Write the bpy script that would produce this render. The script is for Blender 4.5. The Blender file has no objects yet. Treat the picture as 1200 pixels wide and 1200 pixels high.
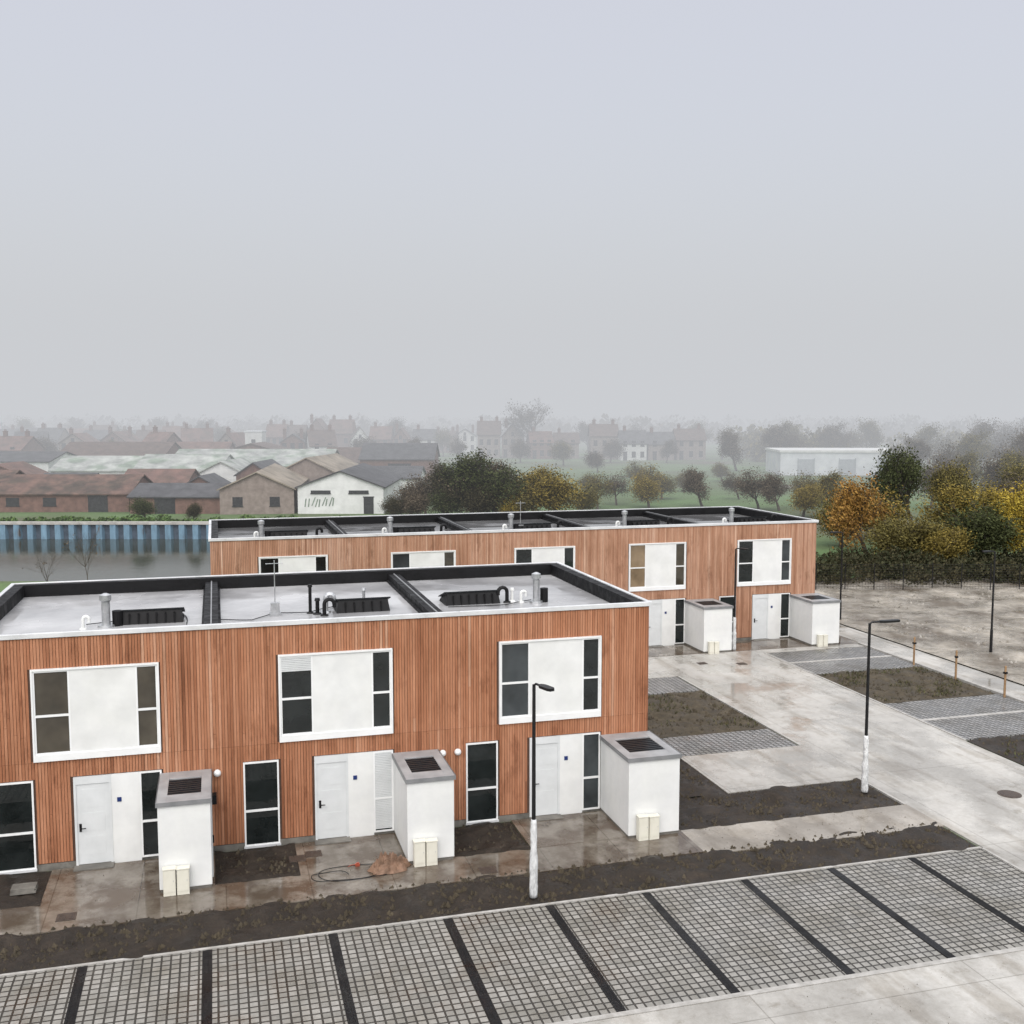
import bpy, math, random
from mathutils import Vector, Matrix, noise
R = random.Random(7)
scene = bpy.context.scene
COL = scene.collection
PSI = math.radians(15.7); PIT = math.radians(5.3)
SP, CP = math.sin(PSI), math.cos(PSI)

# ------------------------------------------------------------------ helpers
class MB:
    def __init__(s): s.v=[]; s.f=[]; s.m=[]; s.t=[]; s.tone=None
    def quad(s,a,b,c,d,mi=0):
        n=len(s.v); s.v+= [tuple(a),tuple(b),tuple(c),tuple(d)]; s.f.append((n,n+1,n+2,n+3)); s.m.append(mi)
    def tri(s,a,b,c,mi=0):
        n=len(s.v); s.v+= [tuple(a),tuple(b),tuple(c)]; s.f.append((n,n+1,n+2)); s.m.append(mi)
    def box(s,x0,x1,y0,y1,z0,z1,mi=0,skip=()):
        n=len(s.v)
        s.v+=[(x0,y0,z0),(x1,y0,z0),(x1,y1,z0),(x0,y1,z0),(x0,y0,z1),(x1,y0,z1),(x1,y1,z1),(x0,y1,z1)]
        F={'b':(0,3,2,1),'t':(4,5,6,7),'f':(0,1,5,4),'r':(1,2,6,5),'k':(2,3,7,6),'l':(3,0,4,7)}
        for k,f in F.items():
            if k in skip: continue
            s.f.append(tuple(n+i for i in f)); s.m.append(mi)
            if s.tone is not None: s.t.append(s.tone)
    def tube(s,pts,rad,n=8,mi=0,cap=True):
        pts=[Vector(p) for p in pts]
        if not isinstance(rad,(list,tuple)): rad=[rad]*len(pts)
        base=len(s.v); prev=None
        for i,p in enumerate(pts):
            if i==0: d=pts[1]-pts[0]
            elif i==len(pts)-1: d=pts[-1]-pts[-2]
            else: d=pts[i+1]-pts[i-1]
            if d.length<1e-9: d=Vector((0,0,1))
            d.normalize()
            if prev is None:
                a=Vector((1,0,0)) if abs(d.x)<.8 else Vector((0,1,0))
                u=d.cross(a).normalized()
            else:
                u=(prev-d*prev.dot(d))
                u=u.normalized() if u.length>1e-6 else d.orthogonal().normalized()
            prev=u; w=d.cross(u)
            for k in range(n):
                t=2*math.pi*k/n
                s.v.append(tuple(p+(u*math.cos(t)+w*math.sin(t))*rad[i]))
        for i in range(len(pts)-1):
            for k in range(n):
                a=base+i*n+k; b=base+i*n+(k+1)%n
                s.f.append((a,b,b+n,a+n)); s.m.append(mi)
        if cap:
            s.f.append(tuple(base+k for k in reversed(range(n)))); s.m.append(mi)
            e=base+(len(pts)-1)*n
            s.f.append(tuple(e+k for k in range(n))); s.m.append(mi)
    def mesh(s,name,mats,smooth=False):
        me=bpy.data.meshes.new(name); me.from_pydata(s.v,[],s.f)
        for m in mats: me.materials.append(m)
        if len(mats)>1: me.polygons.foreach_set("material_index",s.m)
        if smooth: me.polygons.foreach_set("use_smooth",[True]*len(me.polygons))
        if s.t and len(s.t)==len(s.f):
            a=me.attributes.new("tone","FLOAT","FACE"); a.data.foreach_set("value",s.t)
        me.update(); return me

def link(o): COL.objects.link(o); return o
def part(name,mb,mats,parent=None,smooth=False,label=None,loc=(0,0,0),bevel=0):
    me = mb if isinstance(mb,bpy.types.Mesh) else mb.mesh(name,mats if isinstance(mats,(list,tuple)) else [mats],smooth)
    o=bpy.data.objects.new(name,me); link(o); o.location=loc
    if parent: o.parent=parent
    if label: o["label"]=label
    if bevel:
        b=o.modifiers.new("bev","BEVEL"); b.width=bevel; b.segments=2; b.limit_method='ANGLE'
    return o
def thing(name,label,cat,loc=(0,0,0),rot=0,group=None,scale=1):
    e=bpy.data.objects.new(name,None); link(e); e.location=loc; e.rotation_euler=(0,0,rot)
    e.scale=scale if isinstance(scale,(tuple,list)) else (scale,)*3
    e.empty_display_size=.3
    e["label"]=label; e["category"]=cat
    if group: e["group"]=group
    return e
def tag(o,label,cat,group=None):
    o["label"]=label; o["category"]=cat
    if group: o["group"]=group
def structure(name,mb,mat,smooth=False,kind="structure"):
    o=part(name,mb,mat,smooth=smooth); o["kind"]=kind; return o
def clone(t,loc,rot=0,scale=1,label=None):
    def cp(o,par):
        c=o.copy(); COL.objects.link(c)
        if par: c.parent=par
        for ch in o.children: cp(ch,c)
        return c
    c=cp(t,None); c.location=loc; c.rotation_euler=(0,0,rot)
    c.scale=scale if isinstance(scale,(tuple,list)) else (scale,)*3
    if label: c["label"]=label
    return c
def W(r,D,z=0): return (r*CP+D*SP, -r*SP+D*CP, z)
def PXD(px,D): return (px-600)*(D+1)/1240.0

# ------------------------------------------------------------------ materials
def newmat(name):
    m=bpy.data.materials.new(name); m.use_nodes=True
    nt=m.node_tree; b=nt.nodes["Principled BSDF"]
    return m,nt,b
def N(nt,t,**k):
    n=nt.nodes.new(t)
    for a,v in k.items(): setattr(n,a,v)
    return n
def ramp(nt,stops,fac=None):
    r=N(nt,"ShaderNodeValToRGB"); e=r.color_ramp.elements
    while len(e)<len(stops): e.new(.5)
    for i,(p,c) in enumerate(stops):
        e[i].position=p; e[i].color=(c[0],c[1],c[2],1) if len(c)==3 else c
    if fac is not None: nt.links.new(fac,r.inputs[0])
    return r
def coords(nt,scale=(1,1,1),kind="Object"):
    tc=N(nt,"ShaderNodeTexCoord"); mp=N(nt,"ShaderNodeMapping"); mp.inputs["Scale"].default_value=scale
    nt.links.new(tc.outputs[kind],mp.inputs[0]); return mp.outputs[0]
def noi(nt,vec,scale,detail=6,rough=.6):
    n=N(nt,"ShaderNodeTexNoise"); n.inputs["Scale"].default_value=scale; n.inputs["Detail"].default_value=detail
    n.inputs["Roughness"].default_value=rough; nt.links.new(vec,n.inputs["Vector"]); return n.outputs["Fac"]
def mul(nt,a,b,mode="MULTIPLY",fac=1.0):
    m=N(nt,"ShaderNodeMix",data_type='RGBA',blend_type=mode); m.inputs[0].default_value=fac
    nt.links.new(a,m.inputs[6]); nt.links.new(b,m.inputs[7]); return m.outputs[2]
def bump(nt,b,h,strength,dist):
    bp=N(nt,"ShaderNodeBump"); bp.inputs["Strength"].default_value=strength; bp.inputs["Distance"].default_value=dist
    nt.links.new(h,bp.inputs["Height"]); nt.links.new(bp.outputs[0],b.inputs["Normal"])
def noisy(name,c1,c2,scale=3,rough=(.7,.7),bm=0,bscale=None,stretch=(1,1,1),detail=6,lo=.35,hi=.65,metal=0,spec=None,second=None):
    m,nt,b=newmat(name); v=coords(nt,stretch); f=noi(nt,v,scale,detail)
    r=ramp(nt,[(lo,c1),(hi,c2)],f); out=r.outputs[0]
    if second:
        f2=noi(nt,v,second[0],4); r2=ramp(nt,[(second[1],(1,1,1)),(second[2],second[3])],f2); out=mul(nt,out,r2.outputs[0])
    nt.links.new(out,b.inputs["Base Color"])
    b.inputs["Roughness"].default_value=(rough[0]+rough[1])/2
    if rough[1]-rough[0]>.12:
        rr=N(nt,"ShaderNodeMapRange"); rr.inputs["From Min"].default_value=.35; rr.inputs["From Max"].default_value=.65
        rr.inputs["To Min"].default_value=rough[0]; rr.inputs["To Max"].default_value=rough[1]
        nt.links.new(f,rr.inputs[0]); nt.links.new(rr.outputs[0],b.inputs["Roughness"])
    b.inputs["Metallic"].default_value=metal
    if spec is not None: b.inputs["Specular IOR Level"].default_value=spec
    if bm: bump(nt,b,noi(nt,v,bscale or scale*4,6,.7),bm,.05)
    return m

def timber(name,cols):
    m,nt,b=newmat(name)
    g=N(nt,"ShaderNodeAttribute",attribute_name="tone")
    r=ramp(nt,[(0,cols[0]),(.12,cols[1]),(.5,cols[2]),(.82,cols[3]),(1,cols[4])],g.outputs["Fac"])
    big=noi(nt,coords(nt,(.55,.55,.3)),1.0,5)
    rb=ramp(nt,[(.3,(.80,.75,.71)),(.5,(1,1,1)),(.72,(1.10,1.17,1.25))],big)
    streak=noi(nt,coords(nt,(7,7,.4)),1.6,5); rs=ramp(nt,[(.25,(.70,.66,.62)),(.55,(1,1,1)),(.8,(1.12,1.12,1.12))],streak)
    damp=noi(nt,coords(nt,(1.3,1.3,.45)),1.1,7,.7); rd=ramp(nt,[(.35,(.68,.63,.60)),(.45,(1,1,1))],damp)
    grain=noi(nt,coords(nt,(50,50,2.5)),2.0,3); rg=ramp(nt,[(.3,(.85,.85,.85)),(.7,(1.1,1.1,1.1))],grain)
    o=mul(nt,mul(nt,mul(nt,mul(nt,r.outputs[0],rb.outputs[0]),rs.outputs[0]),rg.outputs[0]),rd.outputs[0])
    nt.links.new(o,b.inputs["Base Color"]); b.inputs["Roughness"].default_value=.68
    b.inputs["Specular IOR Level"].default_value=.22
    return m
M_wood=timber("larch_cladding",[(.20,.082,.043),(.30,.126,.066),(.385,.172,.093),(.45,.222,.13),(.51,.30,.20)])
M_wood2=timber("pale_larch_cladding",[(.29,.145,.088),(.37,.195,.122),(.435,.245,.16),(.50,.305,.21),(.55,.36,.26)])
M_back=noisy("dark_backing",(.055,.027,.016),(.085,.042,.026),5)
M_white=noisy("white_render",(.62,.63,.625),(.70,.71,.70),1.3,(.5,.6),second=(.6,.45,.8,(.9,.9,.88)))
M_pvc=noisy("white_pvc",(.68,.69,.69),(.74,.75,.75),2,(.3,.4))
M_door=noisy("white_door_paint",(.54,.56,.565),(.60,.62,.625),2,(.3,.4))
M_coping=noisy("coping_metal",(.50,.51,.52),(.62,.63,.64),1.2,(.25,.45),metal=.1)
M_black=noisy("black_bitumen",(.004,.004,.0045),(.010,.010,.011),2.5,(.45,.8),bm=.2,spec=.2)
M_plastic=noisy("black_plastic",(.004,.004,.0045),(.008,.008,.009),4,(.4,.5),spec=.25)
M_greymetal=noisy("grey_roof_metal",(.25,.255,.26),(.34,.345,.35),2,(.4,.5),metal=.1)
M_fascia=noisy("grey_fascia_metal",(.17,.175,.18),(.23,.235,.24),2,(.4,.5),metal=.1)
M_louvre=noisy("dark_glass_louvre",(.008,.010,.012),(.018,.021,.024),6,(.35,.45),spec=.3)
M_steel=noisy("galvanised_steel",(.4,.41,.42),(.55,.56,.57),8,(.25,.35),metal=.7)
M_cream=noisy("cream_plastic",(.60,.585,.50),(.66,.645,.56),3,(.4,.5))
M_pole=noisy("black_pole_paint",(.006,.006,.007),(.010,.010,.011),5,(.35,.45),spec=.3)
M_wrap=noisy("white_plastic_wrap",(.42,.43,.43),(.74,.75,.75),9,(.2,.4),bm=.8,bscale=20,stretch=(1,1,.4))
M_blue=noisy("blue_enamel",(.01,.025,.11),(.012,.03,.14),8,(.3,.3))
M_plinth=noisy("plinth_concrete",(.09,.085,.075),(.18,.17,.15),2.5,(.5,.8),bm=.3)
def glass(name,c,r=.03):
    m,nt,b=newmat(name); v=coords(nt,(1,1,1))
    f=noi(nt,v,.8,3); rp=ramp(nt,[(.35,c),(.7,tuple(min(1,x*2.2+.004) for x in c))],f)
    nt.links.new(rp.outputs[0],b.inputs["Base Color"]); b.inputs["Roughness"].default_value=r
    b.inputs["IOR"].default_value=1.45; return m
M_glass=[glass("dark_window_glass",(.006,.008,.008)),glass("olive_window_glass",(.034,.029,.021)),glass("curtain_window_glass",(.12,.088,.055),.06),glass("grey_window_glass",(.022,.026,.028))]
def membrane(name,k):
    m,nt,b=newmat(name); v=coords(nt)
    f=noi(nt,v,.25,4); r=ramp(nt,[(.36,(.27*k,.27*k,.275*k)),(.5,(.38*k,.38*k,.385*k)),(.62,(.48*k,.48*k,.485*k))],f)
    f2=noi(nt,v,6,5); r2=ramp(nt,[(.3,(.94,.94,.94)),(.7,(1.04,1.04,1.04))],f2)
    nt.links.new(mul(nt,r.outputs[0],r2.outputs[0]),b.inputs["Base Color"])
    rr=ramp(nt,[(.44,(.03,.03,.03)),(.6,(.3,.3,.3))],noi(nt,v,.35,3)); nt.links.new(rr.outputs[0],b.inputs["Roughness"])
    if k<.6: b.inputs["Specular IOR Level"].default_value=.25
    return m
M_roof=membrane("roof_membrane",1.0); M_roof2=membrane("dark_roof_membrane",.32)
def concrete(name,base,dark,jx,jy,wet=.5,mud=None):
    m,nt,b=newmat(name); v=coords(nt)
    f=noi(nt,v,.22,7,.65); r=ramp(nt,[(.3,dark),(.45,tuple((a+c)/2 for a,c in zip(base,dark))),(.58,base),(.8,tuple(x*1.12 for x in base))],f)
    f2=noi(nt,v,9,7,.75); r2=ramp(nt,[(.3,(.84,.83,.81)),(.65,(1.06,1.06,1.06))],f2)
    o=mul(nt,r.outputs[0],r2.outputs[0])
    st=noi(nt,coords(nt,(1.6,.25,1)),1.0,5); rs=ramp(nt,[(.36,(.76,.735,.70)),(.5,(1,1,1))],st); o=mul(nt,o,rs.outputs[0])
    sp=noi(nt,v,1.6,8,.8); rsp=ramp(nt,[(.33,(.70,.67,.62)),(.44,(1,1,1))],sp); o=mul(nt,o,rsp.outputs[0])
    if mud:
        fm=noi(nt,v,.9,8,.7); rm=ramp(nt,[(.42,(0,0,0)),(.56,(1,1,1))],fm)
        mx=N(nt,"ShaderNodeMix",data_type='RGBA'); nt.links.new(rm.outputs[0],mx.inputs[0]); nt.links.new(o,mx.inputs[6]); mx.inputs[7].default_value=(*mud,1); o=mx.outputs[2]
    sep=N(nt,"ShaderNodeSeparateXYZ"); nt.links.new(v,sep.inputs[0]); masks=[]
    for ax,j in (("X",jx),("Y",jy)):
        if not j: continue
        d=N(nt,"ShaderNodeMath",operation='DIVIDE'); nt.links.new(sep.outputs[ax],d.inputs[0]); d.inputs[1].default_value=j
        fr=N(nt,"ShaderNodeMath",operation='FRACT'); nt.links.new(d.outputs[0],fr.inputs[0])
        g=N(nt,"ShaderNodeMath",operation='LESS_THAN'); nt.links.new(fr.outputs[0],g.inputs[0]); g.inputs[1].default_value=.03/j
        masks.append(g.outputs[0])
    for mk in masks:
        mx=N(nt,"ShaderNodeMix",data_type='RGBA',blend_type='MULTIPLY'); nt.links.new(mk,mx.inputs[0]); nt.links.new(o,mx.inputs[6]); mx.inputs[7].default_value=(.66,.65,.63,1); o=mx.outputs[2]
    wf=noi(nt,v,.45,6,.6); wr=ramp(nt,[(.40+.06*wet,(.78,.77,.75)),(.54+.06*wet,(1,1,1))],wf); o=mul(nt,o,wr.outputs[0])
    nt.links.new(o,b.inputs["Base Color"])
    rr=ramp(nt,[(.40+.06*wet,(.05,)*3),(.56+.06*wet,(.6-.15*wet,)*3)],wf); nt.links.new(rr.outputs[0],b.inputs["Roughness"])
    bump(nt,b,f2,.08,.01); return m
M_road=concrete("concrete_road",(.42,.41,.385),(.29,.28,.26),5.2,6.0,.4)
M_path=concrete("concrete_path",(.34,.315,.28),(.21,.185,.15),0,3.1,.8)
M_mudpave=concrete("muddy_pavement",(.26,.235,.205),(.14,.118,.092),2.1,0,1.4,mud=(.088,.066,.048))
M_kerb=noisy("kerb_concrete",(.27,.26,.24),(.38,.37,.35),4,(.4,.7),bm=.2)
def soil(name,a,b_,c,rough=(.35,.85),low=None,bs=.9):
    m,nt,b=newmat(name); v=coords(nt)
    f=noi(nt,v,2.2,11,.75); r=ramp(nt,[(.3,a),(.5,b_),(.72,c)],f); o=r.outputs[0]
    if low:
        fl=noi(nt,v,.28,8,.7); rl=ramp(nt,[(.4,low[0]),(.5,(1,1,1)),(.62,low[1])],fl); o=mul(nt,o,rl.outputs[0])
    nt.links.new(o,b.inputs["Base Color"])
    rr=ramp(nt,[(.4,(rough[0],)*3),(.6,(rough[1],)*3)],noi(nt,v,.6 if low else 1.1,4)); nt.links.new(rr.outputs[0],b.inputs["Roughness"])
    b.inputs["Specular IOR Level"].default_value=.35
    bump(nt,b,noi(nt,v,14,9,.8),bs,.06); return m
M_soil=soil("dark_wet_soil",(.010,.008,.006),(.023,.017,.012),(.054,.041,.03),(.4,.9))
M_soil2=soil("brown_soil_with_weeds",(.024,.018,.011),(.055,.043,.026),(.11,.09,.06),(.5,.9))
M_gravel=soil("wet_muddy_field",(.13,.115,.09),(.20,.18,.15),(.29,.27,.24),(.06,.55),low=((.55,.50,.45),(1.6,1.6,1.6)),bs=.35)
def pavers(name,c1,c2,mortar,pitch=.2,gap=.03):
    m,nt,b=newmat(name); v=coords(nt)
    br=N(nt,"ShaderNodeTexBrick",offset=0.0,squash=1.0,offset_frequency=1)
    nt.links.new(v,br.inputs["Vector"]); br.inputs["Scale"].default_value=1
    br.inputs["Color1"].default_value=(*c1,1); br.inputs["Color2"].default_value=(*c2,1); br.inputs["Mortar"].default_value=(*mortar,1)
    br.inputs["Mortar Size"].default_value=gap/2; br.inputs["Mortar Smooth"].default_value=.15
    br.inputs["Brick Width"].default_value=pitch; br.inputs["Row Height"].default_value=pitch
    o=br.outputs["Color"]
    f=noi(nt,v,.5,7,.7); r=ramp(nt,[(.32,(.68,.65,.58)),(.5,(.97,.96,.94)),(.7,(1.1,1.1,1.1))],f); o=mul(nt,o,r.outputs[0])
    f=noi(nt,v,7,6,.7); r=ramp(nt,[(.3,(.8,.79,.77)),(.7,(1.12,1.12,1.12))],f); o=mul(nt,o,r.outputs[0])
    nt.links.new(o,b.inputs["Base Color"])
    rr=ramp(nt,[(.4,(.25,)*3),(.6,(.65,)*3)],noi(nt,v,.8,5)); nt.links.new(rr.outputs[0],b.inputs["Roughness"])
    inv=N(nt,"ShaderNodeMath",operation='SUBTRACT'); inv.inputs[0].default_value=1; nt.links.new(br.outputs["Fac"],inv.inputs[1])
    bump(nt,b,inv.outputs[0],.8,.03); return m
M_pav=pavers("grey_grid_pavers",(.18,.176,.162),(.27,.263,.247),(.026,.023,.018),.2,.045)
M_pavb=pavers("black_pavers",(.005,.005,.006),(.009,.009,.010),(.003,.003,.003),.10,.015); M_pavb.node_tree.nodes["Principled BSDF"].inputs["Specular IOR Level"].default_value=.2
M_pav2=pavers("grey_pavers_wet",(.18,.182,.185),(.26,.26,.26),(.03,.028,.025),.2,.05)
def ground_mat():
    m,nt,b=newmat("ground_grass_and_mud"); v=coords(nt)
    f=noi(nt,v,.035,6,.6); r=ramp(nt,[(.34,(.085,.08,.045)),(.45,(.078,.115,.042)),(.6,(.095,.17,.055)),(.75,(.12,.13,.065))],f)
    f2=noi(nt,v,1.7,8,.75); r2=ramp(nt,[(.3,(.65,.62,.6)),(.7,(1.15,1.15,1.15))],f2)
    nt.links.new(mul(nt,r.outputs[0],r2.outputs[0]),b.inputs["Base Color"]); b.inputs["Roughness"].default_value=.9
    return m
M_ground=ground_mat()
M_wallconc=noisy("quay_concrete",(.30,.29,.27),(.44,.43,.40),1.2,(.6,.7))
def sheetpile():
    m,nt,b=newmat("blue_sheet_piling")
    f=noi(nt,coords(nt,(1,1,.35)),.9,7,.7); r=ramp(nt,[(.32,(.10,.07,.05)),(.41,(.10,.18,.25)),(.65,(.18,.31,.42))],f)
    nt.links.new(r.outputs[0],b.inputs["Base Color"]); b.inputs["Roughness"].default_value=.6; return m
M_pile=sheetpile()
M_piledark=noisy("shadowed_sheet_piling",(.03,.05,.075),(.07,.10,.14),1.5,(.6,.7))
def water():
    m,nt,b=newmat("canal_water"); b.inputs["Base Color"].default_value=(.026,.030,.020,1); b.inputs["Roughness"].default_value=.09
    b.inputs["IOR"].default_value=1.33; b.inputs["Specular IOR Level"].default_value=.38
    bump(nt,b,noi(nt,coords(nt,(1,1,1)),1.6,4),.18,.05); return m
M_water=water()
def leafmat(name,cols):
    m,nt,b=newmat(name); g=N(nt,"ShaderNodeNewGeometry")
    r=ramp(nt,[(i/(len(cols)-1),c) for i,c in enumerate(cols)],g.outputs["Random Per Island"])
    f=noi(nt,coords(nt),.7,2); r2=ramp(nt,[(.35,(.6,.6,.6)),(.65,(1.25,1.25,1.25))],f)
    nt.links.new(mul(nt,r.outputs[0],r2.outputs[0]),b.inputs["Base Color"]); b.inputs["Roughness"].default_value=.8
    b.inputs["Specular IOR Level"].default_value=.1; return m
ML={'green':leafmat("dark_green_leaves",[(.03,.036,.016),(.048,.058,.022),(.072,.082,.032)]),
 'olive':leafmat("olive_leaves",[(.085,.075,.03),(.125,.108,.036),(.17,.143,.045)]),
 'orange':leafmat("orange_leaves",[(.17,.09,.028),(.25,.14,.038),(.31,.185,.05)]),
 'yellow':leafmat("yellow_leaves",[(.25,.18,.03),(.34,.255,.04),(.41,.32,.06)]),
 'gold':leafmat("golden_olive_leaves",[(.125,.10,.028),(.18,.14,.036),(.24,.18,.045)]),
 'brown':leafmat("brown_leaves",[(.075,.058,.04),(.10,.08,.055),(.13,.105,.075)]),
 'hedge':leafmat("bramble_hedge_leaves",[(.024,.028,.014),(.04,.042,.02),(.065,.058,.03)]),
 'dark':leafmat("dark_bramble_leaves",[(.035,.032,.018),(.05,.046,.024),(.075,.064,.034)])}
M_bark=noisy("bark",(.045,.038,.03),(.08,.068,.054),6,(.8,.9))
M_brick=noisy("red_brick",(.12,.070,.055),(.19,.11,.088),1.5,(.8,.9))
M_brick2=noisy("pale_brick",(.19,.155,.135),(.27,.225,.20),1.5,(.8,.9))
M_rust=noisy("rusty_roof_tiles",(.085,.052,.042),(.155,.092,.07),.8,(.7,.8),second=(.35,.42,.58,(.5,.6,.58)))
M_redtile=noisy("red_tile_roof",(.11,.062,.05),(.17,.095,.075),.8,(.7,.8),second=(.35,.42,.58,(.7,.75,.7)))
M_slate=noisy("dark_slate_roof",(.035,.035,.038),(.07,.07,.075),.7,(.5,.6))
M_tile=noisy("brown_tile_roof",(.075,.052,.044),(.12,.082,.068),.8,(.7,.8))
M_fibre=noisy("fibre_cement_roof",(.24,.25,.24),(.43,.45,.42),.5,(.6,.7),second=(.3,.45,.6,(.62,.72,.62)))
M_tan=noisy("tan_roof",(.20,.17,.13),(.32,.275,.22),.5,(.6,.7),second=(.4,.45,.6,(.7,.7,.7)))
M_farwhite=noisy("white_wall_paint",(.56,.57,.56),(.70,.71,.70),.7,(.6,.7))
M_darkwin=noisy("dark_opening",(.02,.02,.022),(.04,.04,.043),3,(.2,.3))
M_hallgrey=noisy("hall_cladding",(.56,.59,.62),(.70,.73,.76),.4,(.4,.5))
M_halldoor=noisy("hall_door_panel",(.34,.37,.40),(.42,.45,.48),.8,(.4,.5))

# ------------------------------------------------------------------ ground & canal
D0,D1,ZW=76.0,115.0,-1.5
g=MB(); R0=14.0; BIG=4200
def gq(ra,rb,da,db,z=0): g.quad(W(ra,da,z),W(rb,da,z),W(rb,db,z),W(ra,db,z))
gq(-BIG,R0,-600,D0); gq(R0,BIG,-600,D0); gq(R0,BIG,D0,D1)
gq(-BIG,R0,D1,BIG); gq(R0,BIG,D1,BIG)
gq(-BIG,R0,D0,D1,ZW-1.2)
g.quad(W(-BIG,D0,0),W(R0,D0,0),W(R0,D0,ZW-1.2),W(-BIG,D0,ZW-1.2))
g.quad(W(R0,D0,0),W(R0,D1,0),W(R0,D1,ZW-1.2),W(R0,D0,ZW-1.2))
g.quad(W(-BIG,D1,0),W(-BIG,D1,ZW-1.2),W(R0,D1,ZW-1.2),W(R0,D1,0))
structure("ground",g,M_ground)
w=MB(); w.quad(W(-1500,D0-.01,ZW),W(R0,D0-.01,ZW),W(R0,D1-.02,ZW),W(-1500,D1-.02,ZW)); structure("canal_water",w,M_water)
t=thing("canal_wall","blue-grey corrugated steel sheet piling with concrete cap beside canal","wall",rot=-PSI)
b=MB(); x=-220.0; yb=D1-.05
while x<R0:
    q=[(x,yb-.02),(x+.55,yb-.02),(x+.72,yb-.45),(x+1.33,yb-.45),(x+1.5,yb-.02)]
    for i in range(4):
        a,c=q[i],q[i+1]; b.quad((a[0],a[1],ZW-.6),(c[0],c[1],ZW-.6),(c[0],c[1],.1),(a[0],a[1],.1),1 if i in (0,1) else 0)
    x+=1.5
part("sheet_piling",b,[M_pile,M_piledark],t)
b=MB(); b.box(-220,R0,D1-.55,D1+.25,.1,.38); part("cap_beam",b,M_wallconc,t)

def slab(name,x0,x1,y0,y1,z,mat,zb=-.08):
    b=MB(); b.box(x0,x1,y0,y1,zb,z,skip=('b',)); return structure(name,b,mat)
def soilbed(name,x0,x1,y0,y1,mat,amp=.09,z=.02,res=.13,sd=0):
    nx=max(2,int((x1-x0)/res)); ny=max(2,int((y1-y0)/res)); m=MB()
    for j in range(ny+1):
        for i in range(nx+1):
            x=x0+(x1-x0)*i/nx; y=y0+(y1-y0)*j/ny
            h=noise.fractal(Vector((x*1.7+sd,y*1.7,3.1)),1.0,2.0,5)*amp + noise.noise(Vector((x*.6,y*.6,sd+1)))*amp*.6
            e=min(1,min(i,nx-i,j,ny-j)/2.0); ey=0; lift=0
            jj=min(j,ny-j)
            if jj<=2:
                k=max(0,noise.noise(Vector((x*1.3,sd,round(y/max(.1,y1-y0))))))
                if jj==0: ey=(-1 if j==0 else 1)*k*.22
                lift=.05*min(1,k*5)*(1 if jj<2 else .5)
            m.v.append((x,y+ey,z+.01+lift+(max(h,-.05)+.03)*e))
    for j in range(ny):
        for i in range(nx):
            a=j*(nx+1)+i; m.f.append((a,a+1,a+nx+2,a+nx+1)); m.m.append(0)
    return structure(name,m,mat,True)
ZR=.06
slab("road",20.37,26.47,18.9,44.0,ZR,M_road)
slab("road",-30,60,2,18.85,ZR,M_road)
slab("road",13.0,26.5,44.0,47.9,ZR,M_road)
slab("road",26.5,32.3,47.2,47.9,ZR,M_road)
slab("driveway",15.5,20.37,29.7,33.4,ZR,M_road)
slab("path",32.55,34.3,12,60,ZR+.02,M_road)
slab("kerb",32.35,32.5,12,47.9,ZR+.06,M_kerb)
slab("pavement",-14,12.75,25.75,27.25,ZR,M_mudpave)
slab("path",12.75,20.37,25.55,27.3,ZR,M_path)
slab("pavement",13,33,47.9,50.05,ZR+.01,M_mudpave)
for k,S in enumerate([-4.76,1.55,7.87]):
    slab("pavement",S+.35,S+4.5 if k<2 else 12.75,27.25,29.35,ZR+.004*k,M_mudpave)
soilbed("planting_soil",-14,-6.0,27.25,29.35,M_soil2,sd=9)
soilbed("planting_soil",-6.0,-4.4,27.25,29.35,M_soil,sd=8)
soilbed("planting_soil",-.26,1.9,27.25,29.35,M_soil,amp=.12,sd=5)
soilbed("planting_soil",6.05,8.2,27.25,29.35,M_soil,amp=.12,sd=6)
soilbed("planting_soil",-16,20.3,23.98,25.75,M_soil,amp=.13,sd=1)
soilbed("planting_soil",12.75,20.25,27.3,29.7,M_soil,amp=.13,sd=2)
soilbed("planting_soil",12.75,15.5,29.7,33.4,M_soil,amp=.1,sd=3)
soilbed("planting_soil",12.75,20.25,35.6,41.4,M_soil2,amp=.12,sd=4,res=.16)
soilbed("planting_soil",26.6,32.3,37.45,42.6,M_soil2,amp=.13,sd=12,res=.16)
soilbed("planting_soil",26.6,32.3,22,32.3,M_soil,amp=.12,sd=13,res=.2)
slab("kerb",-16,20.3,23.87,23.95,ZR+.02,M_kerb)
slab("kerb",-30,20.3,18.86,19.0,ZR+.015,M_kerb)
slab("kerb",20.27,20.35,19.0,23.86,ZR+.015,M_kerb)
for y0,y1 in ((32.3,42.6),(42.7,47.1)): slab("kerb",26.48,26.58,y0,y1,ZR+.02,M_kerb)
slab("kerb",20.27,20.35,27.3,29.7,ZR+.02,M_kerb); slab("kerb",20.27,20.35,33.42,43.9,ZR+.02,M_kerb)
slab("parking_bays",-16,20.26,19.01,23.86,ZR+.0,M_pav)
for X in (-8.2,-5.65,-3.05,-.43,2.37,5.1,7.65,10.2,12.95,15.5,17.98):
    slab("parking_divider",X-.105,X+.105,19.02,23.83,ZR+.012,M_pavb)
slab("parking_bays",12.8,20.2,33.42,35.55,ZR,M_pav2)
slab("parking_bays",12.8,20.2,41.45,43.95,ZR,M_pav2)
slab("parking_bays",26.6,32.3,32.35,37.4,ZR,M_pav2); slab("parking_divider",26.6,32.3,34.8,35.0,ZR+.012,M_kerb)
slab("parking_bays",26.6,32.3,42.65,47.1,ZR,M_pav2); slab("parking_divider",26.6,32.3,44.8,45.0,ZR+.012,M_kerb)
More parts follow.
